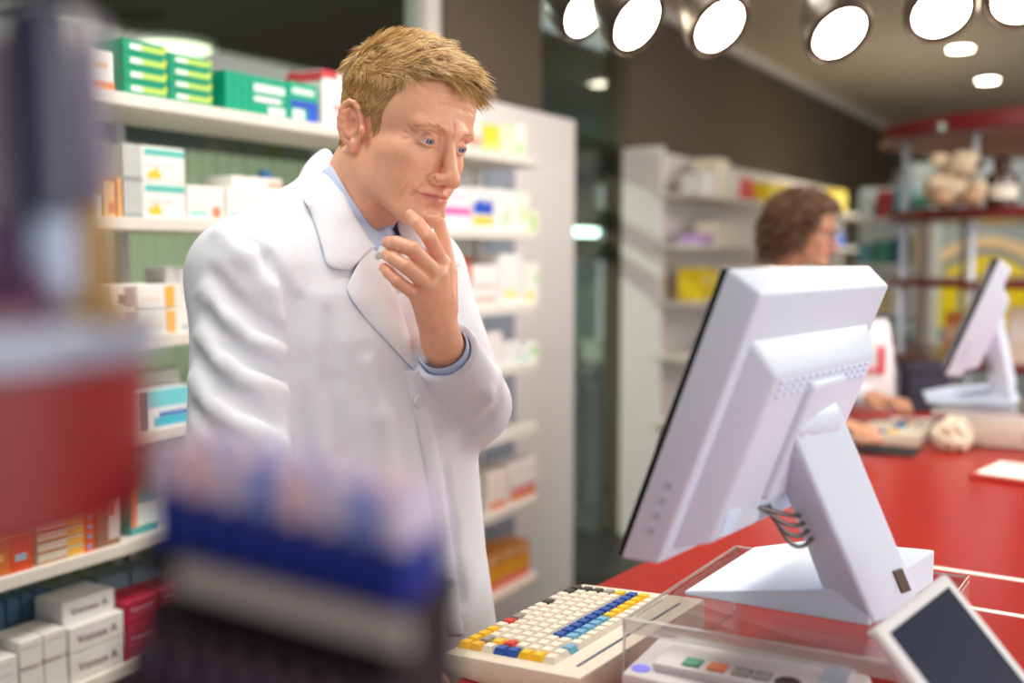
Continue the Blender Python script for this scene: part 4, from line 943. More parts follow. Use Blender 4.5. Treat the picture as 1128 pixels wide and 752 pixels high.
# ================================================================= organic modelling: distance fields and surface nets
class Field:
    def __init__(s, lo, hi, h):
        s.o = np.array(lo, np.float64); s.h = h
        s.n = np.ceil((np.array(hi) - s.o) / h).astype(int) + 1
        s.v = np.full(tuple(s.n), 0.5, np.float32)
    def sub(s, lo, hi):
        a = np.maximum(0, np.floor((np.array(lo) - s.o) / s.h).astype(int)); b = np.minimum(s.n, np.ceil((np.array(hi) - s.o) / s.h).astype(int) + 2)
        b = np.maximum(b, a)
        sl = tuple(slice(i, j) for i, j in zip(a, b))
        ax = [(s.o[i] + s.h * np.arange(a[i], b[i])).astype(np.float32) for i in range(3)]
        return sl, ax[0][:, None, None], ax[1][None, :, None], ax[2][None, None, :]
    def put(s, sl, d, k, op='u'):
        a = s.v[sl]
        if a.size == 0: return
        if op == 's': d = -d
        if op == 'u':
            if k <= 0: s.v[sl] = np.minimum(a, d)
            else:
                h = np.clip(.5 + .5 * (d - a) / k, 0, 1); s.v[sl] = d + (a - d) * h - k * h * (1 - h)
        else:
            if k <= 0: s.v[sl] = np.maximum(a, d)
            else:
                h = np.clip(.5 - .5 * (d - a) / k, 0, 1); s.v[sl] = d + (a - d) * h + k * h * (1 - h)
    def capsule(s, a, b, r0, r1=None, k=.01, op='u', sym=False, flat=None):
        r1 = r0 if r1 is None else r1
        a = np.array(a, float); b = np.array(b, float); m = max(r0, r1) + k * 1.5 + 2 * s.h
        for sg in ((1, -1) if sym else (1,)):
            A = a * (sg, 1, 1); B = b * (sg, 1, 1)
            sl, X, Y, Z = s.sub(np.minimum(A, B) - m, np.maximum(A, B) + m)
            ba = B - A; L = float(ba @ ba) + 1e-12
            px, py, pz = X - A[0], Y - A[1], Z - A[2]
            t = np.clip((px * ba[0] + py * ba[1] + pz * ba[2]) / L, 0, 1)
            d = np.sqrt((px - t * ba[0]) ** 2 + (py - t * ba[1]) ** 2 + (pz - t * ba[2]) ** 2) - (r0 + (r1 - r0) * t)
            s.put(sl, d.astype(np.float32), k, op)
    def ball(s, c, r, k=.01, op='u', sym=False, R=None):
        """ellipsoid with radii r, optional rotation R (columns are its axes)"""
        r = np.array(r if np.ndim(r) else (r, r, r), float); m = r.max() + k * 1.5 + 2 * s.h; c = np.array(c, float)
        for sg in ((1, -1) if sym else (1,)):
            C = c * (sg, 1, 1)
            sl, X, Y, Z = s.sub(C - m, C + m)
            p = [X - C[0], Y - C[1], Z - C[2]]
            if R is not None:
                Rm = np.array(R, float)
                if sg < 0: Rm = np.diag([-1, 1, 1]) @ Rm
                p = [p[0] * Rm[0, i] + p[1] * Rm[1, i] + p[2] * Rm[2, i] for i in range(3)]
            k0 = np.sqrt(sum((p[i] / r[i]) ** 2 for i in range(3))); k1 = np.sqrt(sum((p[i] / r[i] ** 2) ** 2 for i in range(3))) + 1e-9
            s.put(sl, (k0 * (k0 - 1) / k1).astype(np.float32), k, op)
    def func(s, lo, hi, fn, k=.01, op='u'):
        sl, X, Y, Z = s.sub(lo, hi); s.put(sl, np.asarray(fn(X, Y, Z)).astype(np.float32), k, op)
    def at(s, p):
        q = (np.array(p) - s.o) / s.h; i = np.floor(q).astype(int)
        if (i < 0).any() or (i + 1 >= s.n).any(): return .5
        f = q - i; c = s.v[i[0]:i[0] + 2, i[1]:i[1] + 2, i[2]:i[2] + 2]
        c = c[0] * (1 - f[0]) + c[1] * f[0]; c = c[0] * (1 - f[1]) + c[1] * f[1]; return float(c[0] * (1 - f[2]) + c[1] * f[2])
    def hit(s, px, py, d0, d1, step=.003):
        """first crossing of the surface along a picture ray"""
        d = d0
        while d < d1:
            if s.at(P(px, py, d)) < 0: return d
            d += step
        return None
    def mesh(s):
        F = s.v; S = F < 0; h = s.h
        c = np.zeros(tuple(s.n - 1), np.int8)
        for i in (0, 1):
            for j in (0, 1):
                for k in (0, 1): c += S[i:s.n[0] - 1 + i, j:s.n[1] - 1 + j, k:s.n[2] - 1 + k]
        act = np.argwhere((c > 0) & (c < 8)); del c
        vid = np.full(tuple(s.n - 1), -1, np.int32); vid[tuple(act.T)] = np.arange(len(act))
        acc = np.zeros((len(act), 3)); cnt = np.zeros(len(act))
        cor = [(i, j, k) for i in (0, 1) for j in (0, 1) for k in (0, 1)]
        for a in cor:
            for ax in range(3):
                if a[ax]: continue
                b = list(a); b[ax] = 1
                va = F[act[:, 0] + a[0], act[:, 1] + a[1], act[:, 2] + a[2]]; vb = F[act[:, 0] + b[0], act[:, 1] + b[1], act[:, 2] + b[2]]
                m = (va < 0) != (vb < 0); t = np.where(m, va / np.where(m, va - vb, 1), 0)
                p = np.repeat(np.array(a, float)[None], len(act), 0); p[:, ax] = t
                acc[m] += p[m]; cnt[m] += 1
        V = s.o + (act + acc / cnt[:, None]) * h
        quads = []
        for ax in range(3):
            o1, o2 = [(1, 2), (2, 0), (0, 1)][ax]
            sl0 = [slice(None)] * 3; sl1 = [slice(None)] * 3; sl0[ax] = slice(0, -1); sl1[ax] = slice(1, None)
            a_, b_ = S[tuple(sl0)], S[tuple(sl1)]
            for flip, mk in ((False, a_ & ~b_), (True, ~a_ & b_)):
                e = np.argwhere(mk); e = e[(e[:, o1] > 0) & (e[:, o2] > 0)]
                lim = s.n - 1; e = e[(e[:, o1] < lim[o1]) & (e[:, o2] < lim[o2])]
                def cell(d1, d2):
                    q = e.copy(); q[:, o1] -= d1; q[:, o2] -= d2; return vid[tuple(q.T)]
                q = np.stack([cell(1, 1), cell(0, 1), cell(0, 0), cell(1, 0)], 1)
                if flip: q = q[:, ::-1]
                quads.append(q)
        Q = np.concatenate(quads); Q = Q[(Q >= 0).all(1)]
        return V, Q
def relax(V, Q, it=2, lam=.5, mu=-.52):
    E = np.concatenate([Q[:, [0, 1]], Q[:, [1, 2]], Q[:, [2, 3]], Q[:, [3, 0]]]); E = np.concatenate([E, E[:, ::-1]])
    n = np.bincount(E[:, 0], minlength=len(V))[:, None].clip(1)
    for i in range(it):
        for f in (lam, mu):
            A = np.stack([np.bincount(E[:, 0], weights=V[E[:, 1], c], minlength=len(V)) for c in range(3)], 1) / n
            V = V + f * (A - V)
    return V
def np_mesh(name, V, Q, mats, mi=None, smooth=True, color=None):
    me = bpy.data.meshes.new(name)
    me.vertices.add(len(V)); me.vertices.foreach_set('co', np.asarray(V, np.float32).ravel())
    nf = len(Q); w_ = Q.shape[1]
    me.loops.add(nf * w_); me.loops.foreach_set('vertex_index', Q.astype(np.int32).ravel())
    me.polygons.add(nf); me.polygons.foreach_set('loop_start', np.arange(0, nf * w_, w_, dtype=np.int32))
    me.polygons.foreach_set('use_smooth', np.full(nf, smooth))
    for m in mats: me.materials.append(m)
    if mi is not None: me.polygons.foreach_set('material_index', np.asarray(mi, np.int32))
    me.update(calc_edges=True); me.validate()
    if color is not None:
        at = me.color_attributes.new('tone', 'FLOAT_COLOR', 'POINT'); c4 = np.ones((len(V), 4), np.float32); c4[:, :3] = color; at.data.foreach_set('color', c4.ravel())
    return me
def vnormals(V, Q):
    fn = np.cross(V[Q[:, 2]] - V[Q[:, 0]], V[Q[:, 3]] - V[Q[:, 1]]); N = np.zeros_like(V)
    for i in range(4):
        for c in range(3): N[:, c] += np.bincount(Q[:, i], weights=fn[:, c], minlength=len(V))
    return N / (np.linalg.norm(N, axis=1)[:, None] + 1e-12)
def tone_mat(name, rough=.45, sss=.0, bump=.0, scale=300., spec=.4):
    m = bpy.data.materials.new(name); m.use_nodes = True; nt = m.node_tree; b = nt.nodes['Principled BSDF']
    a = nt.nodes.new('ShaderNodeVertexColor'); a.layer_name = 'tone'
    tc = nt.nodes.new('ShaderNodeTexCoord'); n = nt.nodes.new('ShaderNodeTexNoise'); n.inputs['Scale'].default_value = scale * .25; n.inputs['Detail'].default_value = 4
    nt.links.new(tc.outputs['Object'], n.inputs['Vector'])
    mr = nt.nodes.new('ShaderNodeMapRange'); mr.inputs[3].default_value = .88; mr.inputs[4].default_value = 1.12; nt.links.new(n.outputs['Fac'], mr.inputs[0])
    mx = nt.nodes.new('ShaderNodeMixRGB'); mx.blend_type = 'MULTIPLY'; mx.inputs[0].default_value = 1; nt.links.new(a.outputs['Color'], mx.inputs[1]); nt.links.new(mr.outputs[0], mx.inputs[2])
    nt.links.new(mx.outputs[0], b.inputs['Base Color']); b.inputs['Roughness'].default_value = rough; b.inputs['Specular IOR Level'].default_value = spec
    if sss:
        b.inputs['Subsurface Weight'].default_value = sss; b.inputs['Subsurface Radius'].default_value = (.010, .004, .002); b.inputs['Subsurface Scale'].default_value = .5
    if bump:
        n2 = nt.nodes.new('ShaderNodeTexNoise'); n2.inputs['Scale'].default_value = scale; n2.inputs['Detail'].default_value = 5; nt.links.new(tc.outputs['Object'], n2.inputs['Vector'])
        bp = nt.nodes.new('ShaderNodeBump'); bp.inputs['Strength'].default_value = bump; bp.inputs['Distance'].default_value = .0012; nt.links.new(n2.outputs['Fac'], bp.inputs['Height']); nt.links.new(bp.outputs[0], b.inputs['Normal'])
    return m
def sm(a, b, x):
    t = np.clip((x - a) / (b - a), 0, 1); return t * t * (3 - 2 * t)

# ---------------------------------------------------------------- head (x = the person's right, y = forward, z = up; z 0 at the eyes)
EYE_C = (.031, .0765, -.001)
def head_field(h, neck_to, female=False, open_=.0017):
    f = Field((-.105, -.15, -.235), (.105, .145, .145), h)
    f.ball((0, -.014, .036), (.0765, .1, .089), 0)
    f.ball((0, .036, .036), (.064, .059, .062), .03)
    f.ball((0, .034, -.035), (.0565, .0565, .062), .02)
    f.capsule((.052, -.004, -.058), (.024, .070, -.099), .0195, .018, .025, sym=True)
    f.ball((0, .0815, -.103), (.024, .0165, .0165), .014)
    f.ball((.043, .056, -.026), (.020, .022, .018), .02, sym=True)
    f.capsule((.050, .030, -.030), (.047, .022, -.068), .018, .018, .02, sym=True)
    f.ball((.036, .058, -.055), (.018, .018, .02), .02, sym=True)
    br = .0088 if not female else .005
    f.capsule((.006, .0945, .0190), (.046, .0775, .0185), br, br * .9, .012, sym=True)
    f.ball((.0315, .101, -.002), (.018, .0165, .0115), .010, 's', sym=True)
    f.ball((0, .076, -.072), (.030, .0235, .025), .015)
    f.capsule((0, .0895, .008), (0, .1130, -.040), .0074, .0098, .013)
    f.ball((0, .1150, -.0450), (.0122, .0122, .0105), .006)
    f.ball((.0148, .1020, -.0478), (.0086, .0112, .0088), .007, sym=True)
    f.capsule((.0225, .0985, -.0410), (.0245, .0960, -.0500), .0012, .0012, .004, 's', sym=True)
    f.ball((.0065, .1105, -.0560), (.0036, .006, .004), .003, 's', sym=True)
    f.capsule((.0195, .1035, -.047), (.037, .0850, -.076), .0016, .0016, .006, 's', sym=True)
    # eyelids over the eyeball, almond opening
    f.ball(EYE_C, .0146, .004, sym=True)
    for sg in (1, -1):
        cx, cy, cz = EYE_C[0] * sg, EYE_C[1], EYE_C[2]
        def ap(X, Y, Z, cx=cx, cz=cz, cy=cy):
            up = np.sqrt((X - cx) ** 2 + (Z - (cz + open_ - .022)) ** 2) - .022
            dn = np.sqrt((X - cx) ** 2 + (Z - (cz - .0046 + .032)) ** 2) - .032
            return np.maximum(np.maximum(up, dn), (cy + .004) - Y)
        f.func((cx - .016, cy, cz - .01), (cx + .016, cy + .03, cz + .01), ap, .0012, 's')
    # lips
    f.capsule((0.003, .0985, -.0665), (.028, .0840, -.0715), .0044, .0022, .004, sym=True)
    f.capsule((0, .0960, -.0775), (.024, .0855, -.0740), .0054, .0028, .006, sym=True)
    f.capsule((0, .1030, -.0722), (.031, .0860, -.0728), .0016, .0014, .0022, 's', sym=True)
    f.ball((.0335, .0835, -.0735), (.003, .005, .004), .006, 's', sym=True)
    f.ball((0, .1025, -.0595), (.0026, .004, .005), .004, 's')
    f.ball((0, .0965, -.0895), (.014, .006, .0045), .008, 's')
    # ears
    a = math.radians(16); b = math.radians(24)
    Rx = np.array([[1, 0, 0], [0, math.cos(a), -math.sin(a)], [0, math.sin(a), math.cos(a)]])
    Rz = np.array([[math.cos(b), -math.sin(b), 0], [math.sin(b), math.cos(b), 0], [0, 0, 1]])
    R = Rz @ Rx
    ce = np.array((.0795, -.020, -.006)); en, ey, ez = R[:, 0], R[:, 1], R[:, 2]
    f.ball(ce - en * .001, (.0042, .0165, .029), .005, sym=True, R=R)
    f.ball(ce - en * .004 + ey * .006, (.008, .010, .018), .004, sym=True, R=R)
    ring = [ce + en * (.0035 + .001 * math.sin(t)) + ey * .0165 * math.cos(t) + ez * (.0285 * math.sin(t)) for t in np.radians([-8, 15, 40, 65, 90, 115, 140, 165, 190, 215, 238])]
    for i_, (p_, q_) in enumerate(zip(ring, ring[1:])): f.capsule(p_, q_, .0037, .0037, .002, sym=True)
    anti = [ce + en * .0042 + ey * (.0095 * math.cos(t) - .001) + ez * (.0175 * math.sin(t)) for t in np.radians([95, 130, 165, 200, 235, 262])]
    for p_, q_ in zip(anti, anti[1:]): f.capsule(p_, q_, .0030, .0030, .003, sym=True)
    f.ball(ce + en * .005 + ey * .003 - ez * .003, (.0055, .0068, .0105), .0025, 's', sym=True, R=R)
    f.ball((.0772, -.0115, -.0345), (.0050, .0072, .0080), .004, sym=True)
    f.ball((.0765, .0015, -.012), (.0045, .0048, .0065), .003, sym=True)
    # fine creases where the skin lies: forehead lines, frown, crow's feet, cheek
    def crease(pts, r, k):
        q = []
        for x_, z_, y0_ in pts:
            y_ = y0_
            while y_ > .0 and f.at((x_, y_, z_)) > 0: y_ -= .0008
            q.append((x_, y_ + r * .35, z_))
        for a_, b_ in zip(q, q[1:]): f.capsule(a_, b_, r, r, k, 's')
    if not female:
        for z0_ in (.050, .060):
            crease([(x_, z0_ - 1.2 * x_ * x_, .13) for x_ in np.linspace(-.034, .034, 9)], .0006, .0035)
        for sg in (1, -1):
            crease([(sg * .0065, .011, .13), (sg * .0075, .020, .13), (sg * .008, .029, .13)], .0010, .0035)
            for dz in (.006, .0, -.006): crease([(sg * .050, dz * .7, .11), (sg * .056, dz * 1.5 + .001, .11)], .0009, .003)
            crease([(sg * .018, -.050, .12), (sg * .027, -.062, .12), (sg * .034, -.078, .12)], .0009, .005)
            crease([(sg * .043, -.062, .12), (sg * .045, -.078, .12), (sg * .044, -.092, .12)], .0007, .004)
            crease([(sg * .020, -.0095, .12), (sg * .031, -.0125, .12), (sg * .042, -.010, .12)], .0012, .004)
            crease([(sg * .020, .0085, .12), (sg * .031, .0105, .12), (sg * .043, .0065, .12)], .0012, .003)
    # neck
    n = np.array(neck_to); rn = .051 if female else .063
    f.capsule((0, -.035, -.05), n, rn, rn - .003, .028)
    f.capsule((.056, -.03, -.055), n + (.022, .05, .02), .011, .010, .02, sym=True)
    if not female: f.ball((0, n[1] * .45 + .037, n[2] * .5 - .045), (.011, .012, .015), .02)
    return f
def skin_tone(V, base, female=False):
    x, y, z = np.abs(V[:, 0]), V[:, 1], V[:, 2]
    base = np.array(lin(base)); C = np.repeat(base[None], len(V), 0)
    def blend(w_, rgb): C[:] = C * (1 - w_[:, None]) + np.array(lin(rgb))[None] * w_[:, None]
    g = lambda c, s_: np.exp(-(((x - c[0]) / s_[0]) ** 2 + ((y - c[1]) / s_[1]) ** 2 + ((z - c[2]) / s_[2]) ** 2))
    blend(.22 * g((.045, .07, -.035), (.022, .03, .02)), (208, 122, 98))
    blend(.45 * g((0, .118, -.045), (.014, .02, .014)), (206, 118, 96))
    blend(.40 * g((.085, -.018, -.004), (.012, .024, .034)), (206, 116, 92))
    blend(.35 * g((.031, .088, -.010), (.02, .02, .006)), (196, 126, 106))
    blend(.28 * g((0, .085, -.1), (.05, .04, .02)), (190, 130, 104))      # shaved beard
    ed = np.sqrt((x - EYE_C[0]) ** 2 + (y - EYE_C[1]) ** 2 + (z - EYE_C[2]) ** 2)
    blend(.55 * (1 - sm(.0140, .0152, ed)) * sm(-.0005, .001, z) * sm(.080, .084, y), (120, 78, 62))
    lip = np.exp(-((x / .028) ** 4)) * np.exp(-(((z + .0728) / (.0082 - x * .15)) ** 4)) * sm(.078, .084, y)
    blend((.8 if not female else .95) * lip, (196, 106, 98) if not female else (176, 62, 62))
    return C, blend
# ================================================================= the pharmacist
HP = Vector((-.8866, 1.1623, 1.6205))
HR = np.array([[-.1671, .9486, .2687], [-.98, -.1897, .0603], [.1082, -.2533, .9613]])
HM = Matrix(HR.tolist()).to_4x4(); HM.translation = HP
HMi = HM.inverted()
def ploc(v): return tuple(HMi @ Vector(v))
NECK = P(384, 236, 1.470)
SHR, SHL = P(270, 298, 1.325), P(460, 296, 1.575)
man = thing('person', 'man in a white lab coat with hand on chin, looking at the monitor', 'person', (P(400, 700, 1.47).x, P(400, 700, 1.47).y, 0))
man_inv = Matrix.Translation(-man.location)
m_skin = tone_mat('skin', .40, .12, .28, 420., .45)
# ---- head and neck
hf = head_field(.0017, ploc(NECK))
V, Q = hf.mesh(); V = relax(V, Q, 2)
Cskin, blend = skin_tone(V, (238, 180, 148))
Nh = vnormals(V, Q)
def hairmask(V, grow=0.0):
    x, y, z = np.abs(V[:, 0]), V[:, 1], V[:, 2]
    # hairline height as a function of y (front to back)
    line = np.interp(y, [-.2, -.040, -.036, .008, .012, .024, .030, .042, .050, .062, .075, .09], [-.036, -.036, .010, .016, -.010, -.006, .022, .046, .066, .074, .080, .084]) - grow
    return (z > line) & (y < .096) & ~((x > .0805) & (z < .03))
hm = hairmask(V)
blend(np.where(hm, .8, 0.), (150, 114, 76)); blend(np.where(hairmask(V, .006) & ~hm, .35, 0.), (168, 124, 88))
headM = np.array(HM)
def toworld(V): return V @ HR.T + np.array(HP)
# ---- hands: chains of joints; every finger its own capsule chain, unequal and bent
def hand_field(h, wrist, fore, mcps, fingers, thumb, rs=(.0094, .0098, .0094, .0082), palm_r=.0125):
    pts = [wrist, fore] + list(mcps) + [p for fg in fingers for p in fg] + list(thumb)
    A = np.array([tuple(p) for p in pts]); f = Field(A.min(0) - .03, A.max(0) + .03, h)
    w_ = np.array(wrist); fo = np.array(fore)
    f.capsule(fo, w_, .030, .0262, 0)
    side = (np.array(mcps[3]) - np.array(mcps[0])); side /= np.linalg.norm(side)
    for i, m in enumerate(mcps):
        s0 = w_ + side * (-.012 + .008 * i)
        f.capsule(s0, np.array(m), .0150, palm_r, .012)
    f.capsule((np.array(mcps[0]) + w_) / 2, (np.array(mcps[3]) + w_) / 2, .014, .012, .012)
    for i in range(3): f.capsule(np.array(mcps[i]), np.array(mcps[i + 1]), .0095, .009, .008)
    for i, fg in enumerate(fingers):
        ch = [np.array(mcps[i])] + [np.array(p) for p in fg]; r = rs[i]
        rr = [r * 1.12, r * 1.02, r * .95, r * .80]
        for j in range(len(ch) - 1): f.capsule(ch[j], ch[j + 1], rr[j], rr[j + 1], .0028 if j == 0 else .002)
    ch = [np.array(p) for p in thumb]; rr = [.0155, .0118, .0105, .0085]
    for j in range(len(ch) - 1): f.capsule(ch[j], ch[j + 1], rr[j], rr[j + 1], .008 if j == 0 else .002)
    return f
WR = P(486, 374, 1.348); FO = P(501, 412, 1.425)
mc = [P(487, 291, 1.318), P(482, 303, 1.303), P(473, 315, 1.298), P(462, 327, 1.302)]
def three(a, b, c): return [a, b, c]
fg = [three(P(473, 262, 1.290), P(460, 246, 1.298), P(453, 238, 1.310)),
      three(P(455, 275, 1.276), P(437, 268, 1.290), P(427, 267, 1.306)),
      three(P(448, 294, 1.274), P(434, 285, 1.286), P(426, 281, 1.300)),
      three(P(438, 310, 1.284), P(428, 300, 1.294), P(423, 295, 1.302))]
th = [P(492, 340, 1.350), P(494, 300, 1.365), P(488, 266, 1.368), P(484, 246, 1.366)]
lf = hand_field(.0016, WR, FO, mc, fg, th)
# knuckle creases
V2, Q2 = lf.mesh(); V2 = relax(V2, Q2, 2)
# right hand resting at the keyboard
WR2 = P(372, 680, 1.130); FO2 = P(340, 638, 1.160)
def along(p, q, t): return Vector(p).lerp(Vector(q), t)
dirf = (Vector((-.60, .86, .941)) - WR2).normalized(); sidef = dirf.cross(Vector((0, 0, 1))).normalized(); upf = sidef.cross(dirf)
mc2 = [WR2 + dirf * .088 - sidef * .030 * s_ + upf * .002 for s_ in (1.0, .33, -.33, -.95)]
fg2 = []
for i, m in enumerate(mc2):
    L = (.042, .046, .043, .034)[i]; sp = -sidef * (.004, .001, -.002, -.005)[i]
    a = m + dirf * L + upf * .010 + sp; b_ = a + dirf * L * .55 - upf * .012 + sp * .5; c_ = b_ + dirf * L * .42 - upf * .016
    fg2.append([a, b_, c_])
th2 = [WR2 + dirf * .03 - sidef * .018, WR2 + dirf * .065 - sidef * .047 - upf * .01, WR2 + dirf * .095 - sidef * .058 - upf * .014, WR2 + dirf * .115 - sidef * .056 - upf * .02]
rf = hand_field(.0026, WR2, FO2, mc2, fg2, th2)
V3, Q3 = rf.mesh(); V3 = relax(V3, Q3, 2)
# ---- torso frame
tx = (SHR - SHL); tx.z = 0; tx.normalize(); ty = Vector((0, 0, 1)).cross(tx)      # tx = his right, ty = facing
mid = (SHR + SHL) / 2
pel = P(408, 720, 1.53)
def axis(z):     # centre line of the trunk at height z
    t = np.clip((z - pel.z) / (mid.z - pel.z), -1.2, 1.3)
    return pel.x + (mid.x - pel.x) * t, pel.y + (mid.y - pel.y) * t
def trunk(offset=0.0, zlo=.42):
    zs = [.40, .70, .88, 1.00, 1.12, 1.24, 1.34, 1.40, 1.44, 1.475, 1.50, 1.52]
    aw = [.245, .225, .205, .195, .19, .192, .196, .190, .165, .118, .076, .06]
    bd = [.185, .168, .152, .145, .142, .142, .138, .128, .112, .094, .078, .066]
    oy = [.01, .01, .01, .01, .012, .012, .004, -.006, -.014, -.02, -.02, -.015]
    def fn(X, Y, Z):
        z = np.asarray(Z); cx, cy = axis(z)
        a = np.interp(z, zs, aw) + offset; b = np.interp(z, zs, bd) + offset; o = np.interp(z, zs, oy)
        u = (X - cx) * tx.x + (Y - cy) * tx.y; v = (X - cx) * ty.x + (Y - cy) * ty.y - o
        e = 2.3
        q = (np.abs(u / a) ** e + np.abs(v / b) ** e) ** (1 / e)
        d = (q - 1) * np.minimum(a, b) * .85
        return np.maximum(np.maximum(d, zlo - z), z - 1.515)
    return fn
lo = (-1.35, .72, .38); hi = (-.5, 1.62, 1.62)
EL_R = P(262, 530, 1.235); EL_L = P(519, 446, 1.50)
CUFF_L = P(489, 386, 1.372); CUFF_R = P(351, 652, 1.149)
# body under the clothes (torso, arms, legs) as one skin with head and hands
bf = Field((-1.35, .72, .0), (-.5, 1.62, 1.62), .009)
bf.func(lo, hi, trunk(-.035, .80), 0)
bf.capsule(SHR, EL_R, .05, .042, .03); bf.capsule(EL_R, WR2, .04, .026, .02)
bf.capsule(SHL, EL_L, .05, .042, .03); bf.capsule(EL_L, WR, .04, .026, .02)
hipc = Vector((*axis(.9), .9))
for s_ in (-1, 1):
    hp = hipc + tx * .09 * s_; kn = Vector((hp.x, hp.y, .48)) + ty * .03; an = Vector((hp.x, hp.y, .08)) - ty * .02
    bf.capsule(hp, kn, .08, .055, .03); bf.capsule(kn, an, .052, .036, .02)
V4, Q4 = bf.mesh()
V1 = toworld(V)
o1, o2, o3 = len(V1), len(V1) + len(V2), len(V1) + len(V2) + len(V3)
hc_ = np.repeat(np.array(lin((238, 178, 146)))[None], len(V2), 0)
tipw = np.zeros(len(V2))
for k_, f_ in enumerate(fg + [th]):
    tipw = np.maximum(tipw, np.exp(-((V2 - np.array(f_[-1])) ** 2).sum(1) / .010 ** 2))
for m_ in list(mc) + [f_[0] for f_ in fg]: tipw = np.maximum(tipw, .8 * np.exp(-((V2 - np.array(m_)) ** 2).sum(1) / .009 ** 2))
hc_ = hc_ * (1 - .4 * tipw[:, None]) + np.array(lin((206, 112, 92)))[None] * .4 * tipw[:, None]
Call = np.concatenate([Cskin, hc_, np.repeat(np.array(lin((238, 178, 146)))[None], len(V3) + len(V4), 0)])
body_me = np_mesh('body', np.concatenate([V1, V2, V3, V4]) - np.array(man.location), np.concatenate([Q, Q2 + o1, Q3 + o2, Q4 + o3]), [m_skin], color=Call)
body = link('body', body_me, man)
# nails of the raised hand
m_nail = mat('finger_nail', (232, 186, 172), .3)
for i, f_ in enumerate(fg[:1]):
    tip, pre = f_[2], f_[1]; d_ = (tip - pre).normalized(); out = (CAM - tip).normalized(); out = (out - d_ * out.dot(d_) + Vector((0, 0, .25))).normalized(); sd = d_.cross(out)
    vs, fs = blob_ball((0, 0, 0), 1, 8)
    MB().add([tip + d_ * (v.x * .0062) + sd * (v.y * .0052) + out * (.0058 + v.z * .0016) - Vector(man.location) for v in vs], fs, m_nail).build('finger_nail', body, True)
# ---- eyes
m_sclera = mat('eye_white', (206, 196, 190), .2); m_iris = mat('iris_blue', (110, 134, 158), .15); m_pup = mat('pupil_black', (12, 12, 16), .1); m_limb = mat('iris_ring', (54, 62, 76), .15)
gaze_w = (Vector((-.46, 1.20, 1.20)) - HP).normalized()
def make_eyes(parent, HM_, gaze, off, iris):
    for sg in (1, -1):
        c = HM_ @ Vector((EYE_C[0] * sg, EYE_C[1], EYE_C[2])); q = gaze.to_track_quat('Z', 'Y').to_matrix()
        vs, fs = blob_ball((0, 0, 0), .0128, 24); mb = MB()
        ks = [m_sclera, iris, m_pup, m_limb]
        for m_ in ks: mb.mi(m_)
        mb.v = [tuple(q @ v + c - off) for v in vs]
        for f_ in fs:
            cz = sum(vs[i].z for i in f_) / 4 / .0128
            mb.f.append(f_); mb.m.append(2 if cz > .981 else (1 if cz > .900 else (3 if cz > .878 else 0)))
        mb.build('eye', parent, True)
hf_dir = HM.to_3x3() @ Vector((0, 1, 0)); gz = (hf_dir * .9 + gaze_w * .22).normalized()
make_eyes(body, HM, gz, Vector(man.location), m_iris)
# ---- hair: scalp cap and combed strands
m_hair = tone_mat('hair_blond', .42, 0, 0, 300., .5)
def strands(V, N, mask, n, flow, length, lift, rad, seed, sides=3, seg=6, clump=.010, cw=.5, jit=.12, droop=.25, cols=((188, 150, 96),), wave=.0):
    rg = np.random.default_rng(seed); idx = np.flatnonzero(mask); pick = rg.choice(idx, n)
    vs = []; fs = []; col = []; o = 0
    roots = V[pick] + rg.normal(0, .0007, (n, 3)); nr = N[pick]
    cell = np.floor(roots / clump).astype(int)
    cl = np.array([lin(c) for c in cols])
    for i in range(n):
        p = roots[i]; nn = nr[i]
        hsh = int(abs(cell[i, 0] * 73856093 ^ cell[i, 1] * 19349663 ^ cell[i, 2] * 83492791)) & 0xffff
        cr = np.array([((hsh * k) % 997) / 997 - .5 for k in (17, 31, 57)])
        d = flow(p) + cr * cw + rg.normal(0, jit, 3); d -= nn * (d @ nn); d /= np.linalg.norm(d) + 1e-9
        L = length(p) * rg.uniform(.7, 1.15) * (1 + cr[1] * .3); lf_ = lift(p) * rg.uniform(.6, 1.3) * (1 + cr[2] * .8)
        d = d * math.cos(lf_) + nn * math.sin(lf_)
        sd = np.cross(d, nn); sd /= np.linalg.norm(sd) + 1e-9
        q = p - nn * .001; c = cl[(hsh + (i % 3 == 0) * i) % len(cl)] * rg.uniform(.8, 1.2)
        for j in range(seg):
            t = j / (seg - 1); r = rad * (1 - t * .9) ** .7
            up = np.cross(sd, d)
            for k in range(sides):
                a = 2 * math.pi * k / sides; vs.append(q + (sd * math.cos(a) + up * math.sin(a)) * r)
                col.append(c)
            q = q + d * L / (seg - 1)
            d = d - nn * droop * lf_ * (1.6 * t) + sd * wave * math.sin(4 * t + hsh); d /= np.linalg.norm(d)
        for j in range(seg - 1):
            for k in range(sides): fs.append((o + j * sides + k, o + j * sides + (k + 1) % sides, o + (j + 1) * sides + (k + 1) % sides, o + (j + 1) * sides + k))
        o += seg * sides
    return np.array(vs), np.array(fs), np.array(col)
def flow(p):
    x, y, z = p; top = float(sm(.045, .085, z)); bk = float(sm(-.05, -.09, y))
    side = np.array([.0, -.25 if y > -.02 else -.2, -1.0])
    if y > .015 and z > .02: side = np.array([0, -.5, -.9])
    tp = np.array([-.45, 1.0, .1]) * (1 - bk) + np.array([0, -.3, -1.]) * bk
    return side * (1 - top) + tp * top
def hlen(p):
    top = float(sm(.04, .09, p[2])); return .008 + .022 * top + .010 * float(sm(.03, .07, p[1])) * top
def hlift(p):
    top = float(sm(.05, .1, p[2])); return .12 + .20 * top + .22 * float(sm(.03, .075, p[1])) * top
BL = ((216, 178, 118), (196, 156, 98), (234, 202, 146), (170, 130, 80), (224, 190, 130))
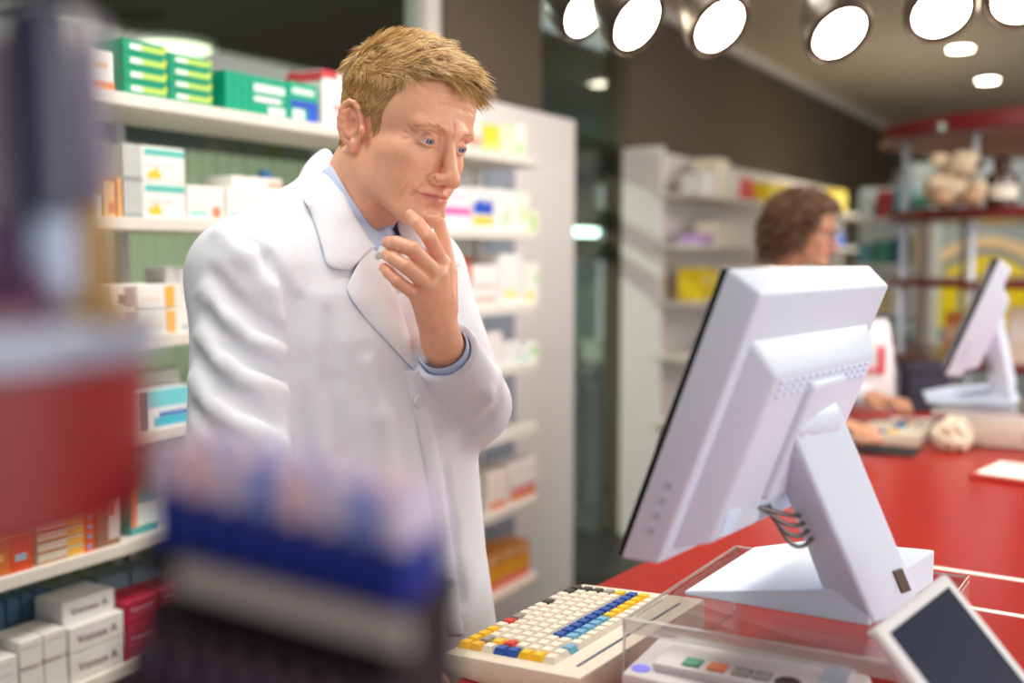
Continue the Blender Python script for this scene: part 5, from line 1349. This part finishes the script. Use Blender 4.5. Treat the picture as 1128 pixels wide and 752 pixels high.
capf = hm[Q].all(1); cq = Q[capf]; used = np.unique(cq); remap = -np.ones(len(V), int); remap[used] = np.arange(len(used))
thick = .0012 + .0075 * sm(.03, .09, V[used, 2])
# thin towards the hairline so that the cap closes on the scalp
inner = hairmask(V[used], -.012); thick = np.where(inner, thick, thick * .25)
nz = np.sin(V[used, 0] * 310 + 3 * np.sin(V[used, 1] * 90)) * np.sin(V[used, 1] * 60 + V[used, 0] * 120)
Vh = V.copy(); Vh[used] += Nh[used] * (thick * .85)[:, None]
Vs, Fs, Cs = strands(Vh, Nh, hm, 12000, flow, hlen, hlift, .00075, 3, cols=BL, clump=.013, cw=.7, wave=.12)
sidem = hairmask(V, .004) & (V[:, 2] < .055)
Vx, Fx, Cx = strands(Vh, Nh, sidem, 5500, flow, lambda p: .0085, lambda p: .16, .00042, 21, seg=4, cols=((196, 156, 104), (176, 136, 90), (214, 180, 128)), clump=.008, cw=.3)
Fs = np.concatenate([Fs, Fx + len(Vs)]); Vs = np.concatenate([Vs, Vx]); Cs = np.concatenate([Cs, Cx])
capV = V[used] + Nh[used] * (thick * (1 + .22 * nz))[:, None]
capC = np.repeat(np.array(lin((184, 146, 94)))[None], len(used), 0)
allV = np.concatenate([capV, Vs]); allF = np.concatenate([remap[cq], Fs + len(capV)])
hair_me = np_mesh('hair', toworld(allV) - np.array(man.location), allF, [m_hair], color=np.concatenate([capC, Cs]))
link('hair', hair_me, body)
# eyebrows
m_brow = mat('eyebrow_blond', (176, 128, 88), .6)
bmask = (np.abs(V[:, 0]) > .012) & (np.abs(V[:, 0]) < .052) & (np.abs(V[:, 2] - (.0145 + .004 * sm(.012, .030, np.abs(V[:, 0])) - .006 * sm(.036, .054, np.abs(V[:, 0])))) < .0030) & (V[:, 1] > .06)
for sg in (1, -1):
    Vb, Fb, Cb = strands(V, Nh, bmask & (V[:, 0] * sg > 0), 200, lambda p: np.array([np.sign(p[0]) * 1.0, -.2, .25]), lambda p: .0065, lambda p: .3, .00028, 5 + sg, cols=((226, 180, 132), (212, 162, 116)))
    link('eyebrow', np_mesh('eyebrow', toworld(Vb) - np.array(man.location), Fb, [m_hair], color=Cb), body)

# ---- lab coat
m_coat = mat('coat_cotton', (227, 232, 242), .75, bump=.55, scale=38, detail=5)
cf = Field(lo, hi, .0045)
cf.func(lo, hi, trunk(0.0, .47), 0)
# shoulders and upper back
cf.capsule(SHR, SHL, .056, .056, .05)
TZ = P(366, 208, 1.475)
cf.capsule(TZ, SHR + Vector((0, 0, .004)), .040, .052, .045)
cf.capsule(TZ - tx * 2 * (TZ - NECK).dot(tx), SHL, .040, .052, .045)
cf.capsule(mid - ty * .035 + Vector((0, 0, .0)), NECK - ty * .012 + Vector((0, 0, -.01)), .070, .050, .05)
# chest front hanging a little open
def forearm_sleeve(b, c, rb, rc, hollow):
    t_ = Field(lo, hi, .0045); t_.capsule(b, c, rb, rc, 0); d_ = (c - b).normalized(); c0 = np.array(c)
    t_.capsule(c - d_ * .012, c + d_ * .09, hollow, hollow, .002, 's')
    def cut(X, Y, Z): return -((X - c0[0]) * d_.x + (Y - c0[1]) * d_.y + (Z - c0[2]) * d_.z)
    t_.func(c0 - .12, c0 + .12, cut, .002, 's'); return t_
cf.capsule(SHR + Vector((0, 0, -.012)), EL_R, .067, .062, .035)
cf.capsule(SHL + Vector((0, 0, -.012)), EL_L, .066, .057, .035)
# collar and lapel traces are taken on the closed coat, before the V is cut
COLLAR = [((383, 229), (343, 236)), ((393, 247), (355, 273)), ((403, 262), (362, 294)), ((411, 272), (386, 298))]
LAPEL = [((404, 268), (381, 318)), ((414, 280), (387, 330)), ((423, 294), (394, 340)), ((432, 316), (404, 353)), ((441, 342), (422, 372)), ((450, 374), (440, 391)), ((457, 404), (455, 406))]
def trace(px, py, fb=1.42):
    d = cf.hit(px, py, 1.05, 1.62); return d if d is not None else fb
def strip(pairs, offs, n=7):
    rows = []
    for (a_, b_) in pairs:
        row = []
        for j in range(n):
            t = j / (n - 1); px, py = a_[0] + (b_[0] - a_[0]) * t, a_[1] + (b_[1] - a_[1]) * t
            row.append((px, py, trace(px, py)))
        rows.append(row)
    return rows
col_rows = strip(COLLAR, None); lap_rows = strip(LAPEL, None)
vee_pts = []
for (a_, b_) in COLLAR[:2] + LAPEL:
    p_ = P(a_[0], a_[1], trace(*a_)); cx_, cy_ = axis(p_.z); vee_pts.append((p_.z, (p_ - Vector((cx_, cy_, p_.z))).dot(tx)))
vee_pts.sort()
# V opening at the chest: carve a wedge between the lapels
vz = np.array([q[0] for q in vee_pts]); vu = np.array([q[1] for q in vee_pts])
vz0, vz1 = float(vz.min()), NECK.z + .03; ucx = float(vu[0])
def vee(X, Y, Z):
    z = np.asarray(Z); cx, cy = axis(z)
    u = (X - cx) * tx.x + (Y - cy) * tx.y; v = (X - cx) * ty.x + (Y - cy) * ty.y
    er = np.interp(z, vz, vu) + .006; cu = np.interp(z, [vz0, vz1 - .06], [ucx, 0.01]); el = 2 * cu - er
    return np.maximum(np.maximum(np.maximum(u - er, el - u), vz0 - z), -.01 - v) * .9
cf.func((-1.2, .8, vz0 - .02), (-.5, 1.6, 1.62), vee, .006, 's')
for t_, kk in ((forearm_sleeve(EL_L, CUFF_L, .058, .047, .0365), .012), (forearm_sleeve(EL_R, CUFF_R, .062, .049, .039), .02)):
    cf.put((slice(None),) * 3, t_.v, kk)
# neck hole
cf.capsule(NECK + Vector((0, 0, -.05)) + ty * .02, NECK + Vector((0, 0, .12)) + ty * .05, .066, .075, .01, 's')
# folds: grooves and ridges traced where they lie on the cloth
def fold(pts, r=.010, k=.018, op='s', depth=.0, d0=1.0, d1=1.7):
    q = []
    for px, py in pts:
        d = cf.hit(px, py, d0, d1)
        if d is not None: q.append(P(px, py, d - depth))
    for i, (a, b) in enumerate(zip(q, q[1:])):
        t0 = math.sin(math.pi * (i + .15) / len(q)); t1 = math.sin(math.pi * min(1, (i + 1.15) / len(q)))
        cf.capsule(a, b, r * (.45 + .55 * t0), r * (.45 + .55 * t1), k, op)
G = lambda pts, r=.009: fold(pts, r * 1.1, .014, 's', .004)
Rg = lambda pts, r=.011: fold(pts, r, .018, 'u', -.005)
G([(262, 262), (290, 285), (310, 318), (322, 350)], .009); Rg([(244, 258), (272, 285), (295, 320), (310, 360)], .010)
G([(232, 300), (258, 335), (290, 362), (318, 372)], .010); Rg([(228, 322), (252, 356), (285, 382), (318, 392)], .011)
G([(226, 345), (250, 380), (280, 402), (312, 412)], .010); Rg([(222, 368), (246, 402), (280, 424), (314, 434)], .010)
G([(216, 392), (238, 425), (270, 448), (305, 462)], .010); Rg([(214, 418), (238, 452), (272, 474), (310, 490)], .010)
G([(212, 450), (236, 480), (270, 500)], .009)
G([(326, 330), (330, 400), (328, 460), (336, 510)], .012)
G([(362, 345), (366, 420), (376, 500), (384, 560)], .007)
Rg([(404, 400), (420, 460), (428, 530)], .007)
G([(283, 222), (296, 232), (305, 246)], .008)
Rg([(548, 410), (535, 436), (520, 452)], .007)
G([(553, 442), (538, 462), (515, 474)], .006)
G([(490, 520), (500, 580), (512, 660)], .008); Rg([(478, 520), (486, 590), (495, 670)], .008)
Vc, Qc = cf.mesh(); Vc = relax(Vc, Qc, 3)
coat = link('lab_coat', np_mesh('lab_coat', Vc - np.array(man.location), Qc, [m_coat]), man)
bvh = BVHTree.FromPolygons([tuple(v) for v in Vc], [tuple(int(i) for i in q) for q in Qc])
# ---- collar and lapels, lying on the coat
def densify(rows, k=3):
    out = []
    for i in range(len(rows) - 1):
        p0, p1, p2, p3 = rows[max(i - 1, 0)], rows[i], rows[i + 1], rows[min(i + 2, len(rows) - 1)]
        for s_ in range(k):
            t = s_ / k
            out.append([.5 * ((2 * b) + (c - a) * t + (2 * a - 5 * b + 4 * c - d) * t * t + (3 * b - a - 3 * c + d) * t ** 3) for a, b, c, d in zip(p0, p1, p2, p3)])
    out.append(rows[-1]); return out
def cloth(name, rows, parent, thick=.0045):
    n = len(rows[0]); vs = [p - Vector(man.location) for r in rows for p in r]; fs = []
    for i in range(len(rows) - 1):
        for j in range(n - 1): fs.append((i * n + j, i * n + j + 1, (i + 1) * n + j + 1, (i + 1) * n + j))
    o = MB().add(vs, fs, m_coat).build(name, parent, True)
    m_ = o.modifiers.new('thickness', 'SOLIDIFY'); m_.thickness = thick; m_.offset = 0
    m_ = o.modifiers.new('round', 'SUBSURF'); m_.levels = 1; m_.render_levels = 2
    return o
def lift_rows(rows, inner, outer):
    """move traced points off the cloth; the roll edge turns back in"""
    out = []
    for row in rows:
        n = len(row); pts_ = []
        a_ = row[0]; pts_.append(P(a_[0] + 3, a_[1] + 1, a_[2] + .016))
        for j, (px, py, d) in enumerate(row):
            t = j / (n - 1); pts_.append(P(px, py, d - (inner + (outer - inner) * t + .004 * math.sin(math.pi * t))))
        out.append(pts_)
    return out
cr_ = lift_rows(col_rows, .010, .007)
nb_ = len(cr_[0])
def px_row(a_, b_):
    out = [P(a_[0] + 4, a_[1] + 2, a_[2] + .014)]
    for j in range(nb_ - 1):
        t = j / (nb_ - 2); bu = math.sin(math.pi * t)
        out.append(P(a_[0] + (b_[0] - a_[0]) * t - 3 * bu, a_[1] + (b_[1] - a_[1]) * t - 3 * bu, a_[2] + (b_[2] - a_[2]) * t - .004 * bu))
    return out
back_rows = [px_row((352, 168, 1.525), (328, 202, 1.535)), px_row((358, 164, 1.485), (326, 206, 1.475)), px_row((365, 174, 1.450), (328, 212, 1.44)), px_row((372, 196, 1.425), (335, 222, trace(335, 222) - .008))]
right_rows = back_rows + cr_
cloth('collar', densify(right_rows), coat)
def mirror(p):
    d_ = (p - NECK).dot(tx); return p - tx * 2 * d_
lrow = [[mirror(p) for p in r] for r in right_rows[3:]]
midr = [a_.lerp(b_, .5) - ty * .02 - tx * .018 for a_, b_ in zip(right_rows[0], lrow[0])]
cloth('collar', densify([right_rows[0], midr] + lrow), coat)
lr_ = lift_rows(lap_rows, .007, .0045)
cloth('lapel', densify(lr_), coat, .004)
lm = []
for r in lr_:
    row = []
    for k_, p in enumerate(r):
        q = p - tx * 2 * ((p - Vector((*axis(p.z), p.z))).dot(tx) - (ucx + (0 - ucx) * min(1, max(0, (p.z - vz0) / (vz1 - .06 - vz0)))))
        h_ = bvh.find_nearest(q); row.append(h_[0] + h_[1] * (.006 if k_ else -.008))
    lm.append(row)
cloth('lapel', densify(lm), coat, .004)
# front edge of the coat below the V: raised placket strip, buttons
pl = [(458, 408), (463, 430), (468, 452), (473, 475), (479, 505), (485, 540), (492, 590), (499, 640), (506, 700)]
rows_ = []
for px, py in pl:
    row = []
    for dx, of in ((-13, -.001), (-10, .0035), (-2, .005), (3, .005), (5, -.002)):
        h_ = bvh.ray_cast(CAM, ray(px + dx, py)); 
        if h_[0] is None: h_ = (P(px + dx, py, 1.37), None)
        row.append(h_[0] - ray(px + dx, py).normalized() * of)
    rows_.append(row)
cloth('front_placket', densify(rows_), coat, .003)
for px, py in ((461, 442), (480, 545), (494, 640)):
    h_ = bvh.ray_cast(CAM, ray(px - 3, py))
    if h_[0] is not None:
        nn = h_[1]; mx = nn.to_track_quat('Z', 'Y').to_matrix().to_4x4(); mx.translation = h_[0] + nn * .007 - Vector(man.location)
        MB().lathe([(.0085, -.002), (.0095, .0), (.0085, .002), (.004, .0012)], mat('button_pearl', (222, 224, 226), .3), 20, mx).build('button', coat, True)
# ---- shirt under the coat
m_shirt = mat('shirt_blue', (186, 204, 236), .7, bump=.1, scale=900)
sf = Field((-1.3, .8, 1.0), (-.55, 1.6, 1.64), .006)
sf.func((-1.3, .8, 1.0), (-.55, 1.6, 1.60), trunk(-.014, 1.0), 0)
sf.capsule(NECK + Vector((0, 0, -.06)), NECK + Vector((0, 0, -.012)), .066, .062, .02)
sf.capsule(NECK + Vector((0, 0, -.0)), HM @ Vector((0, -.03, -.05)), .0605, .056, .004, 's')
sf.capsule(NECK + Vector((0, 0, .03)) + ty * .06, NECK + Vector((0, 0, -.02)) + ty * .075, .022, .012, .01, 's')
Vs_, Qs_ = sf.mesh(); Vs_ = relax(Vs_, Qs_, 3)
shirt = link('shirt', np_mesh('shirt', Vs_ - np.array(man.location), Qs_, [m_shirt]), man)

# shirt collar leaves along the neck
body_bvh = BVHTree.FromPolygons([tuple(v) for v in V1], [tuple(int(i) for i in q) for q in Q])
def cast_body(px, py, fb):
    h_ = body_bvh.ray_cast(CAM, ray(px, py)); return (h_[0] - CAM).dot(FWD) if h_[0] is not None else fb
srows = []
for a_, b_ in (((365, 181), (354, 188)), ((376, 200), (365, 210)), ((386, 217), (375, 230)), ((398, 234), (388, 250)), ((409, 249), (400, 265)), ((421, 263), (412, 282))):
    row = []; da = cast_body(*a_, 1.42); db = min(cast_body(*b_, 1.43), da + .01)
    for j in range(5):
        t = j / 4; row.append(P(a_[0] + (b_[0] - a_[0]) * t, a_[1] + (b_[1] - a_[1]) * t, da + (db - da) * t - .003 - .005 * math.sin(math.pi * t * .6)))
    srows.append(row)
m_coat_keep = m_coat; m_coat = m_shirt
cloth('shirt_collar', densify(srows), shirt, .003)
srm = [[mirror(p) for p in r] for r in srows]
cloth('shirt_collar', densify(srm), shirt, .003)
m_coat = m_coat_keep
h_ = body_bvh.ray_cast(CAM, ray(419, 279)); 
bp_ = P(418, 281, min(cast_body(418, 276, 1.38), 1.40) - .012); mx = (CAM - bp_).to_track_quat('Z', 'Y').to_matrix().to_4x4(); mx.translation = bp_ - Vector(man.location)
MB().lathe([(.005, -.0015), (.0058, .0), (.005, .0015), (.002, .001)], mat('button_pearl', (222, 224, 226), .3), 18, mx).build('shirt_button', shirt, True)
# shirt cuff at the raised wrist
dl_ = (CUFF_L - EL_L).normalized()
q_ = dl_.to_track_quat('Z', 'Y').to_matrix().to_4x4(); q_.translation = CUFF_L - Vector(man.location)
MB().lathe([(.0345, -.03), (.0355, .008), (.034, .0105), (.0325, .008), (.0325, -.03)], m_shirt, 36, q_, cap=False).build('shirt_cuff', shirt, True)
# ---- trousers and shoes
m_trs = mat('trousers_grey', (62, 66, 76), .8, noise=.08, scale=200)
tf = Field((-1.35, .75, .03), (-.55, 1.65, .95), .009)
for s_ in (-1, 1):
    hp = hipc + tx * .09 * s_; kn = Vector((hp.x, hp.y, .48)) + ty * .03; an = Vector((hp.x, hp.y, .10)) - ty * .01
    tf.capsule(hp, kn, .098, .075, .04); tf.capsule(kn, an, .075, .062, .02)
tf.func((-1.35, .75, .0), (-.55, 1.65, .3), lambda X, Y, Z: Z - .05 + 0 * X + 0 * Y, .002, 's')
Vt, Qt = tf.mesh(); link('trousers', np_mesh('trousers', relax(Vt, Qt, 2) - np.array(man.location), Qt, [m_trs]), man)
for s_ in (-1, 1):
    an = hipc + tx * .09 * s_; an.z = 0; f_ = Field((an.x - .2, an.y - .2, 0), (an.x + .2, an.y + .2, .14), .006)
    f_.capsule(an - ty * .06 + Vector((0, 0, .045)), an + ty * .06 + Vector((0, 0, .045)), .042, .044, 0); f_.capsule(an + ty * .06 + Vector((0, 0, .04)), an + ty * .15 + Vector((0, 0, .032)), .044, .03, .02)
    f_.capsule(an - ty * .03 + Vector((0, 0, .05)), an - ty * .03 + Vector((0, 0, .1)), .04, .042, .02)
    f_.func((an.x - .2, an.y - .2, -.01), (an.x + .2, an.y + .2, .03), lambda X, Y, Z: Z - .004 + 0 * X + 0 * Y, .001, 's')
    Vt, Qt = f_.mesh(); link('shoe', np_mesh('shoe', Vt - np.array(man.location), Qt, [mat('shoe_black', (34, 32, 32), .4)]), man)
# ================================================================= colleague at the second till
WP = P(886, 255, 3.3)
yw = math.radians(-80); pt = math.radians(-8)
WR_ = np.array([[math.cos(yw), -math.sin(yw), 0], [math.sin(yw), math.cos(yw), 0], [0, 0, 1]]) @ np.array([[1, 0, 0], [0, math.cos(pt), -math.sin(pt)], [0, math.sin(pt), math.cos(pt)]])
WR_ = WR_ * .93
WM = Matrix(WR_.tolist()).to_4x4(); WM.translation = WP
wf = Vector((-math.sin(yw), math.cos(yw), 0)); wr = Vector((math.cos(yw), math.sin(yw), 0))
wloc = Vector((WP.x - wf.x * .08, WP.y - wf.y * .08, 0))
woman = thing('person', 'woman with dark curly hair and glasses typing at the second till', 'person', wloc)
wneck = WP - wf * .055 + Vector((0, 0, -.19))
nf = head_field(.0032, tuple(WM.inverted() @ wneck), True, .002)
Vw, Qw = nf.mesh(); Vw = relax(Vw, Qw, 2)
Cw, blw = skin_tone(Vw, (214, 158, 126), True)
Nw = vnormals(Vw, Qw)
xw, yw_, zw = np.abs(Vw[:, 0]), Vw[:, 1], Vw[:, 2]
hmw = (zw > np.interp(yw_, [-.2, -.04, 0, .02, .05, .08], [-.09, -.09, -.03, .01, .055, .075])) & (yw_ < .09)
blw(np.where(hmw, .9, 0.), (44, 32, 28))
blw(np.where((np.abs(zw - .021) < .003) & (xw > .012) & (xw < .05) & (yw_ > .06), .8, 0.), (60, 40, 32))
V1w = Vw @ WR_.T + np.array(WP)
# arms and hands
shw = {1: wneck + wr * .155 + Vector((0, 0, -.075)) - wf * .01, -1: wneck - wr * .155 + Vector((0, 0, -.075)) - wf * .01}
hand_t = {1: on_z(944, 478, ZT + .055), -1: on_y(984, 447, 3.16)}
parts_v = [V1w]; parts_q = [Qw]; parts_c = [Cw]; off = len(V1w); elb = {}; wrs = {}
skinw = np.array(lin((214, 158, 126)))
for sg in (1, -1):
    tgt_ = hand_t[sg]; el = shw[sg].lerp(tgt_, .45) + Vector((0, 0, -.12)) + wr * .03 * sg - wf * .03
    dr = (tgt_ - el); dr.z = 0; dr.normalize(); wri = tgt_ - dr * .09 + Vector((0, 0, .012))
    elb[sg] = el; wrs[sg] = wri
    sd = Vector((dr.y, -dr.x, 0)) * sg         # towards the little finger side
    mcw = [wri + dr * .08 + sd * o_ for o_ in (-.027, -.009, .009, .026)]
    fgw = []
    for i, m_ in enumerate(mcw):
        L = (.038, .042, .039, .031)[i]; a_ = m_ + dr * L + Vector((0, 0, .006)); b_ = a_ + dr * L * .5 - Vector((0, 0, .012)); fgw.append([a_, b_, b_ + dr * L * .35 - Vector((0, 0, .014))])
    thw = [wri + dr * .025 - sd * .016, wri + dr * .055 - sd * .042 - Vector((0, 0, .008)), wri + dr * .08 - sd * .05 - Vector((0, 0, .012)), wri + dr * .1 - sd * .048 - Vector((0, 0, .018))]
    hfw = hand_field(.0034, wri, wri.lerp(el, .35), mcw, fgw, thw, (.008, .0083, .008, .007), .0105)
    v_, q_ = hfw.mesh(); parts_v.append(v_); parts_q.append(q_ + off); off += len(v_); parts_c.append(np.repeat(skinw[None], len(v_), 0))
bw = Field((wloc.x - .4, wloc.y - .45, .4), (wloc.x + .6, wloc.y + .45, 1.45), .011)
bw.capsule((wloc.x, wloc.y, .55), (wloc.x, wloc.y, 1.12), .12, .11, 0); bw.capsule((wloc.x, wloc.y, 1.1), wneck + Vector((0, 0, .02)), .09, .045, .03); bw.capsule(shw[1], shw[-1], .04, .04, .03)
for sg in (1, -1): bw.capsule(shw[sg], elb[sg], .042, .036, .02); bw.capsule(elb[sg], wrs[sg], .034, .022, .02)
v_, q_ = bw.mesh(); parts_v.append(v_); parts_q.append(q_ + off); off += len(v_); parts_c.append(np.repeat(skinw[None], len(v_), 0))
wm_ = np_mesh('body', np.concatenate(parts_v) - np.array(wloc), np.concatenate(parts_q), [m_skin], color=np.concatenate(parts_c))
wbody = link('body', wm_, woman)
make_eyes(wbody, WM, (WM.to_3x3() @ Vector((0, 1, -.2))).normalized(), wloc, mat('iris_brown', (70, 46, 32), .2))
# curly hair
rg = np.random.default_rng(4)
m_curl = mat('hair_dark_brown', (112, 80, 60), .32, noise=.3, scale=120, spec=.5)
idx = np.flatnonzero(hmw); pick = rg.choice(idx, 330)
hv = []; hfs = []; o_ = 0
for i in pick:
    p = Vw[i] + Nw[i] * .004; n = Nw[i]; out = n * .8 + np.array([0, -.25, -.5]); out /= np.linalg.norm(out)
    L = rg.uniform(.055, .095); r0 = rg.uniform(.010, .016); ph = rg.uniform(0, 6.28); turns = L / .026
    u = np.cross(out, [0, 0, 1]); u /= np.linalg.norm(u) + 1e-9; w2 = np.cross(out, u); m_ = 24; pts_ = []
    for j in range(m_):
        t = j / (m_ - 1); c = p + n * .024 * math.sin(min(1, t * 1.5) * 1.57) + np.array([0, -.01, -.035]) * t * t * (L / .07) + out * L * .28 * t
        a = ph + turns * 6.28 * t; rr_ = r0 * min(1, t * 3)
        pts_.append(c + (u * math.cos(a) + w2 * math.sin(a)) * rr_)
    pts_ = np.array(pts_)
    for j in range(m_):
        tg = pts_[min(j + 1, m_ - 1)] - pts_[max(j - 1, 0)]; tg /= np.linalg.norm(tg) + 1e-9; e1_ = np.cross(tg, [.3, .5, .8]); e1_ /= np.linalg.norm(e1_) + 1e-9; e2_ = np.cross(tg, e1_)
        rad = .0040 * (1 - .4 * j / m_)
        for k in range(4): hv.append(pts_[j] + (e1_ * math.cos(k * 1.5708) + e2_ * math.sin(k * 1.5708)) * rad)
    for j in range(m_ - 1):
        for k in range(4): hfs.append((o_ + j * 4 + k, o_ + j * 4 + (k + 1) % 4, o_ + (j + 1) * 4 + (k + 1) % 4, o_ + (j + 1) * 4 + k))
    o_ += m_ * 4
cq_ = Qw[hmw[Qw].all(1)]; us = np.unique(cq_); rmp = -np.ones(len(Vw), int); rmp[us] = np.arange(len(us))
cv = Vw[us] + Nw[us] * .006
mi_ = np.concatenate([np.ones(len(cq_), int), np.zeros(len(hfs), int)])
hv = np.concatenate([cv, np.array(hv)]); hq = np.concatenate([rmp[cq_], np.array(hfs) + len(cv)])
link('hair', np_mesh('hair', hv @ WR_.T + np.array(WP) - np.array(wloc), hq, [m_curl, mat('hair_base_cap', (36, 26, 22), .6)], mi_), wbody)  # scalp cap in a darker brown than the curls, for contrast in the gaps
# glasses
m_rim = mat('glasses_rim', (60, 48, 44), .3)
gl = bpy.data.objects.new('glasses', None); COL.objects.link(gl); gl.parent = woman; gl.matrix_local = Matrix.Translation(-wloc) @ WM
for sg in (1, -1):
    pts_ = [Vector((sg * .032 + .023 * math.cos(a), .100 - .012 * (abs(.032 + sg * 0 + .023 * math.cos(a) * sg) - .01), .0 + .018 * math.sin(a))) for a in [i * 2 * math.pi / 20 for i in range(21)]]
    MB().tube(pts_, .0014, m_rim, 6).build('rim', gl, True)
    MB().tube([(sg * .055, .092, .006), (sg * .076, .05, .006), (sg * .08, -.01, .004)], .0014, m_rim, 6).build('temple', gl, True)
MB().tube([(-.01, .104, .004), (0, .107, .006), (.01, .104, .004)], .0014, m_rim, 6).build('bridge', gl, True)
# coat
c0 = Vector((wloc.x, wloc.y, 0)); 
cw = Field((wloc.x - .4, wloc.y - .45, .42), (wloc.x + .55, wloc.y + .4, 1.42), .008)
def wtrunk(X, Y, Z):
    z = np.asarray(Z); u = (X - c0.x) * wr.x + (Y - c0.y) * wr.y; v = (X - c0.x) * wf.x + (Y - c0.y) * wf.y
    a = np.interp(z, [.42, .7, .9, 1.05, 1.2, 1.26, 1.30, 1.34], [.22, .2, .185, .165, .17, .155, .10, .06]); b = np.interp(z, [.42, .9, 1.05, 1.2, 1.3, 1.34], [.16, .14, .13, .135, .09, .06])
    return np.maximum(np.maximum((np.sqrt((u / a) ** 2 + (v / b) ** 2) - 1) * np.minimum(a, b), .45 - z), z - (wneck.z + .01))
cw.func(cw.o, cw.o + cw.n * cw.h, wtrunk, 0)
cw.capsule(shw[1], shw[-1], .05, .05, .04)
for sg in (1, -1):
    cw.capsule(shw[sg], elb[sg], .056, .05, .03); cw.capsule(elb[sg], wrs[sg] + (elb[sg] - wrs[sg]) * .12, .05, .038, .02)
cw.capsule(wneck + Vector((0, 0, -.03)), WP - wf * .03, .062, .065, .01, 's')
v_, q_ = cw.mesh(); wcoat = link('lab_coat', np_mesh('lab_coat', relax(v_, q_, 3) - np.array(wloc), q_, [m_coat]), woman)
# collar band
pts_ = [wneck + Vector((0, 0, .0)) + wr * (.072 * math.cos(a)) + wf * (.062 * math.sin(a) + .005) - wloc for a in [i * 2 * math.pi / 24 for i in range(25)]]
MB().tube(pts_, .012, m_coat, 8).build('collar', wcoat, True)
# trousers and shoes
tw = Field((wloc.x - .25, wloc.y - .25, .03), (wloc.x + .25, wloc.y + .25, .7), .01)
for sg in (1, -1):
    a_ = c0 + wr * .08 * sg; tw.capsule((a_.x, a_.y, .6), (a_.x, a_.y, .1), .085, .06, .02)
tw.func(tw.o, tw.o + tw.n * tw.h, lambda X, Y, Z: Z - .06 + 0 * X + 0 * Y, .002, 's')
v_, q_ = tw.mesh(); link('trousers', np_mesh('trousers', v_ - np.array(wloc), q_, [m_trs]), woman)
for sg in (1, -1):
    a_ = c0 + wr * .08 * sg; f_ = Field((a_.x - .2, a_.y - .2, 0), (a_.x + .2, a_.y + .2, .14), .008)
    f_.capsule(a_ - wf * .05 + Vector((0, 0, .04)), a_ + wf * .12 + Vector((0, 0, .032)), .04, .03, 0); f_.capsule(a_ + Vector((0, 0, .04)), a_ + Vector((0, 0, .1)), .04, .04, .02)
    f_.func((a_.x - .2, a_.y - .2, -.01), (a_.x + .2, a_.y + .2, .03), lambda X, Y, Z: Z - .004 + 0 * X + 0 * Y, .001, 's')
    v_, q_ = f_.mesh(); link('shoe', np_mesh('shoe', v_ - np.array(wloc), q_, [mat('shoe_black', (34, 32, 32), .4)]), woman)
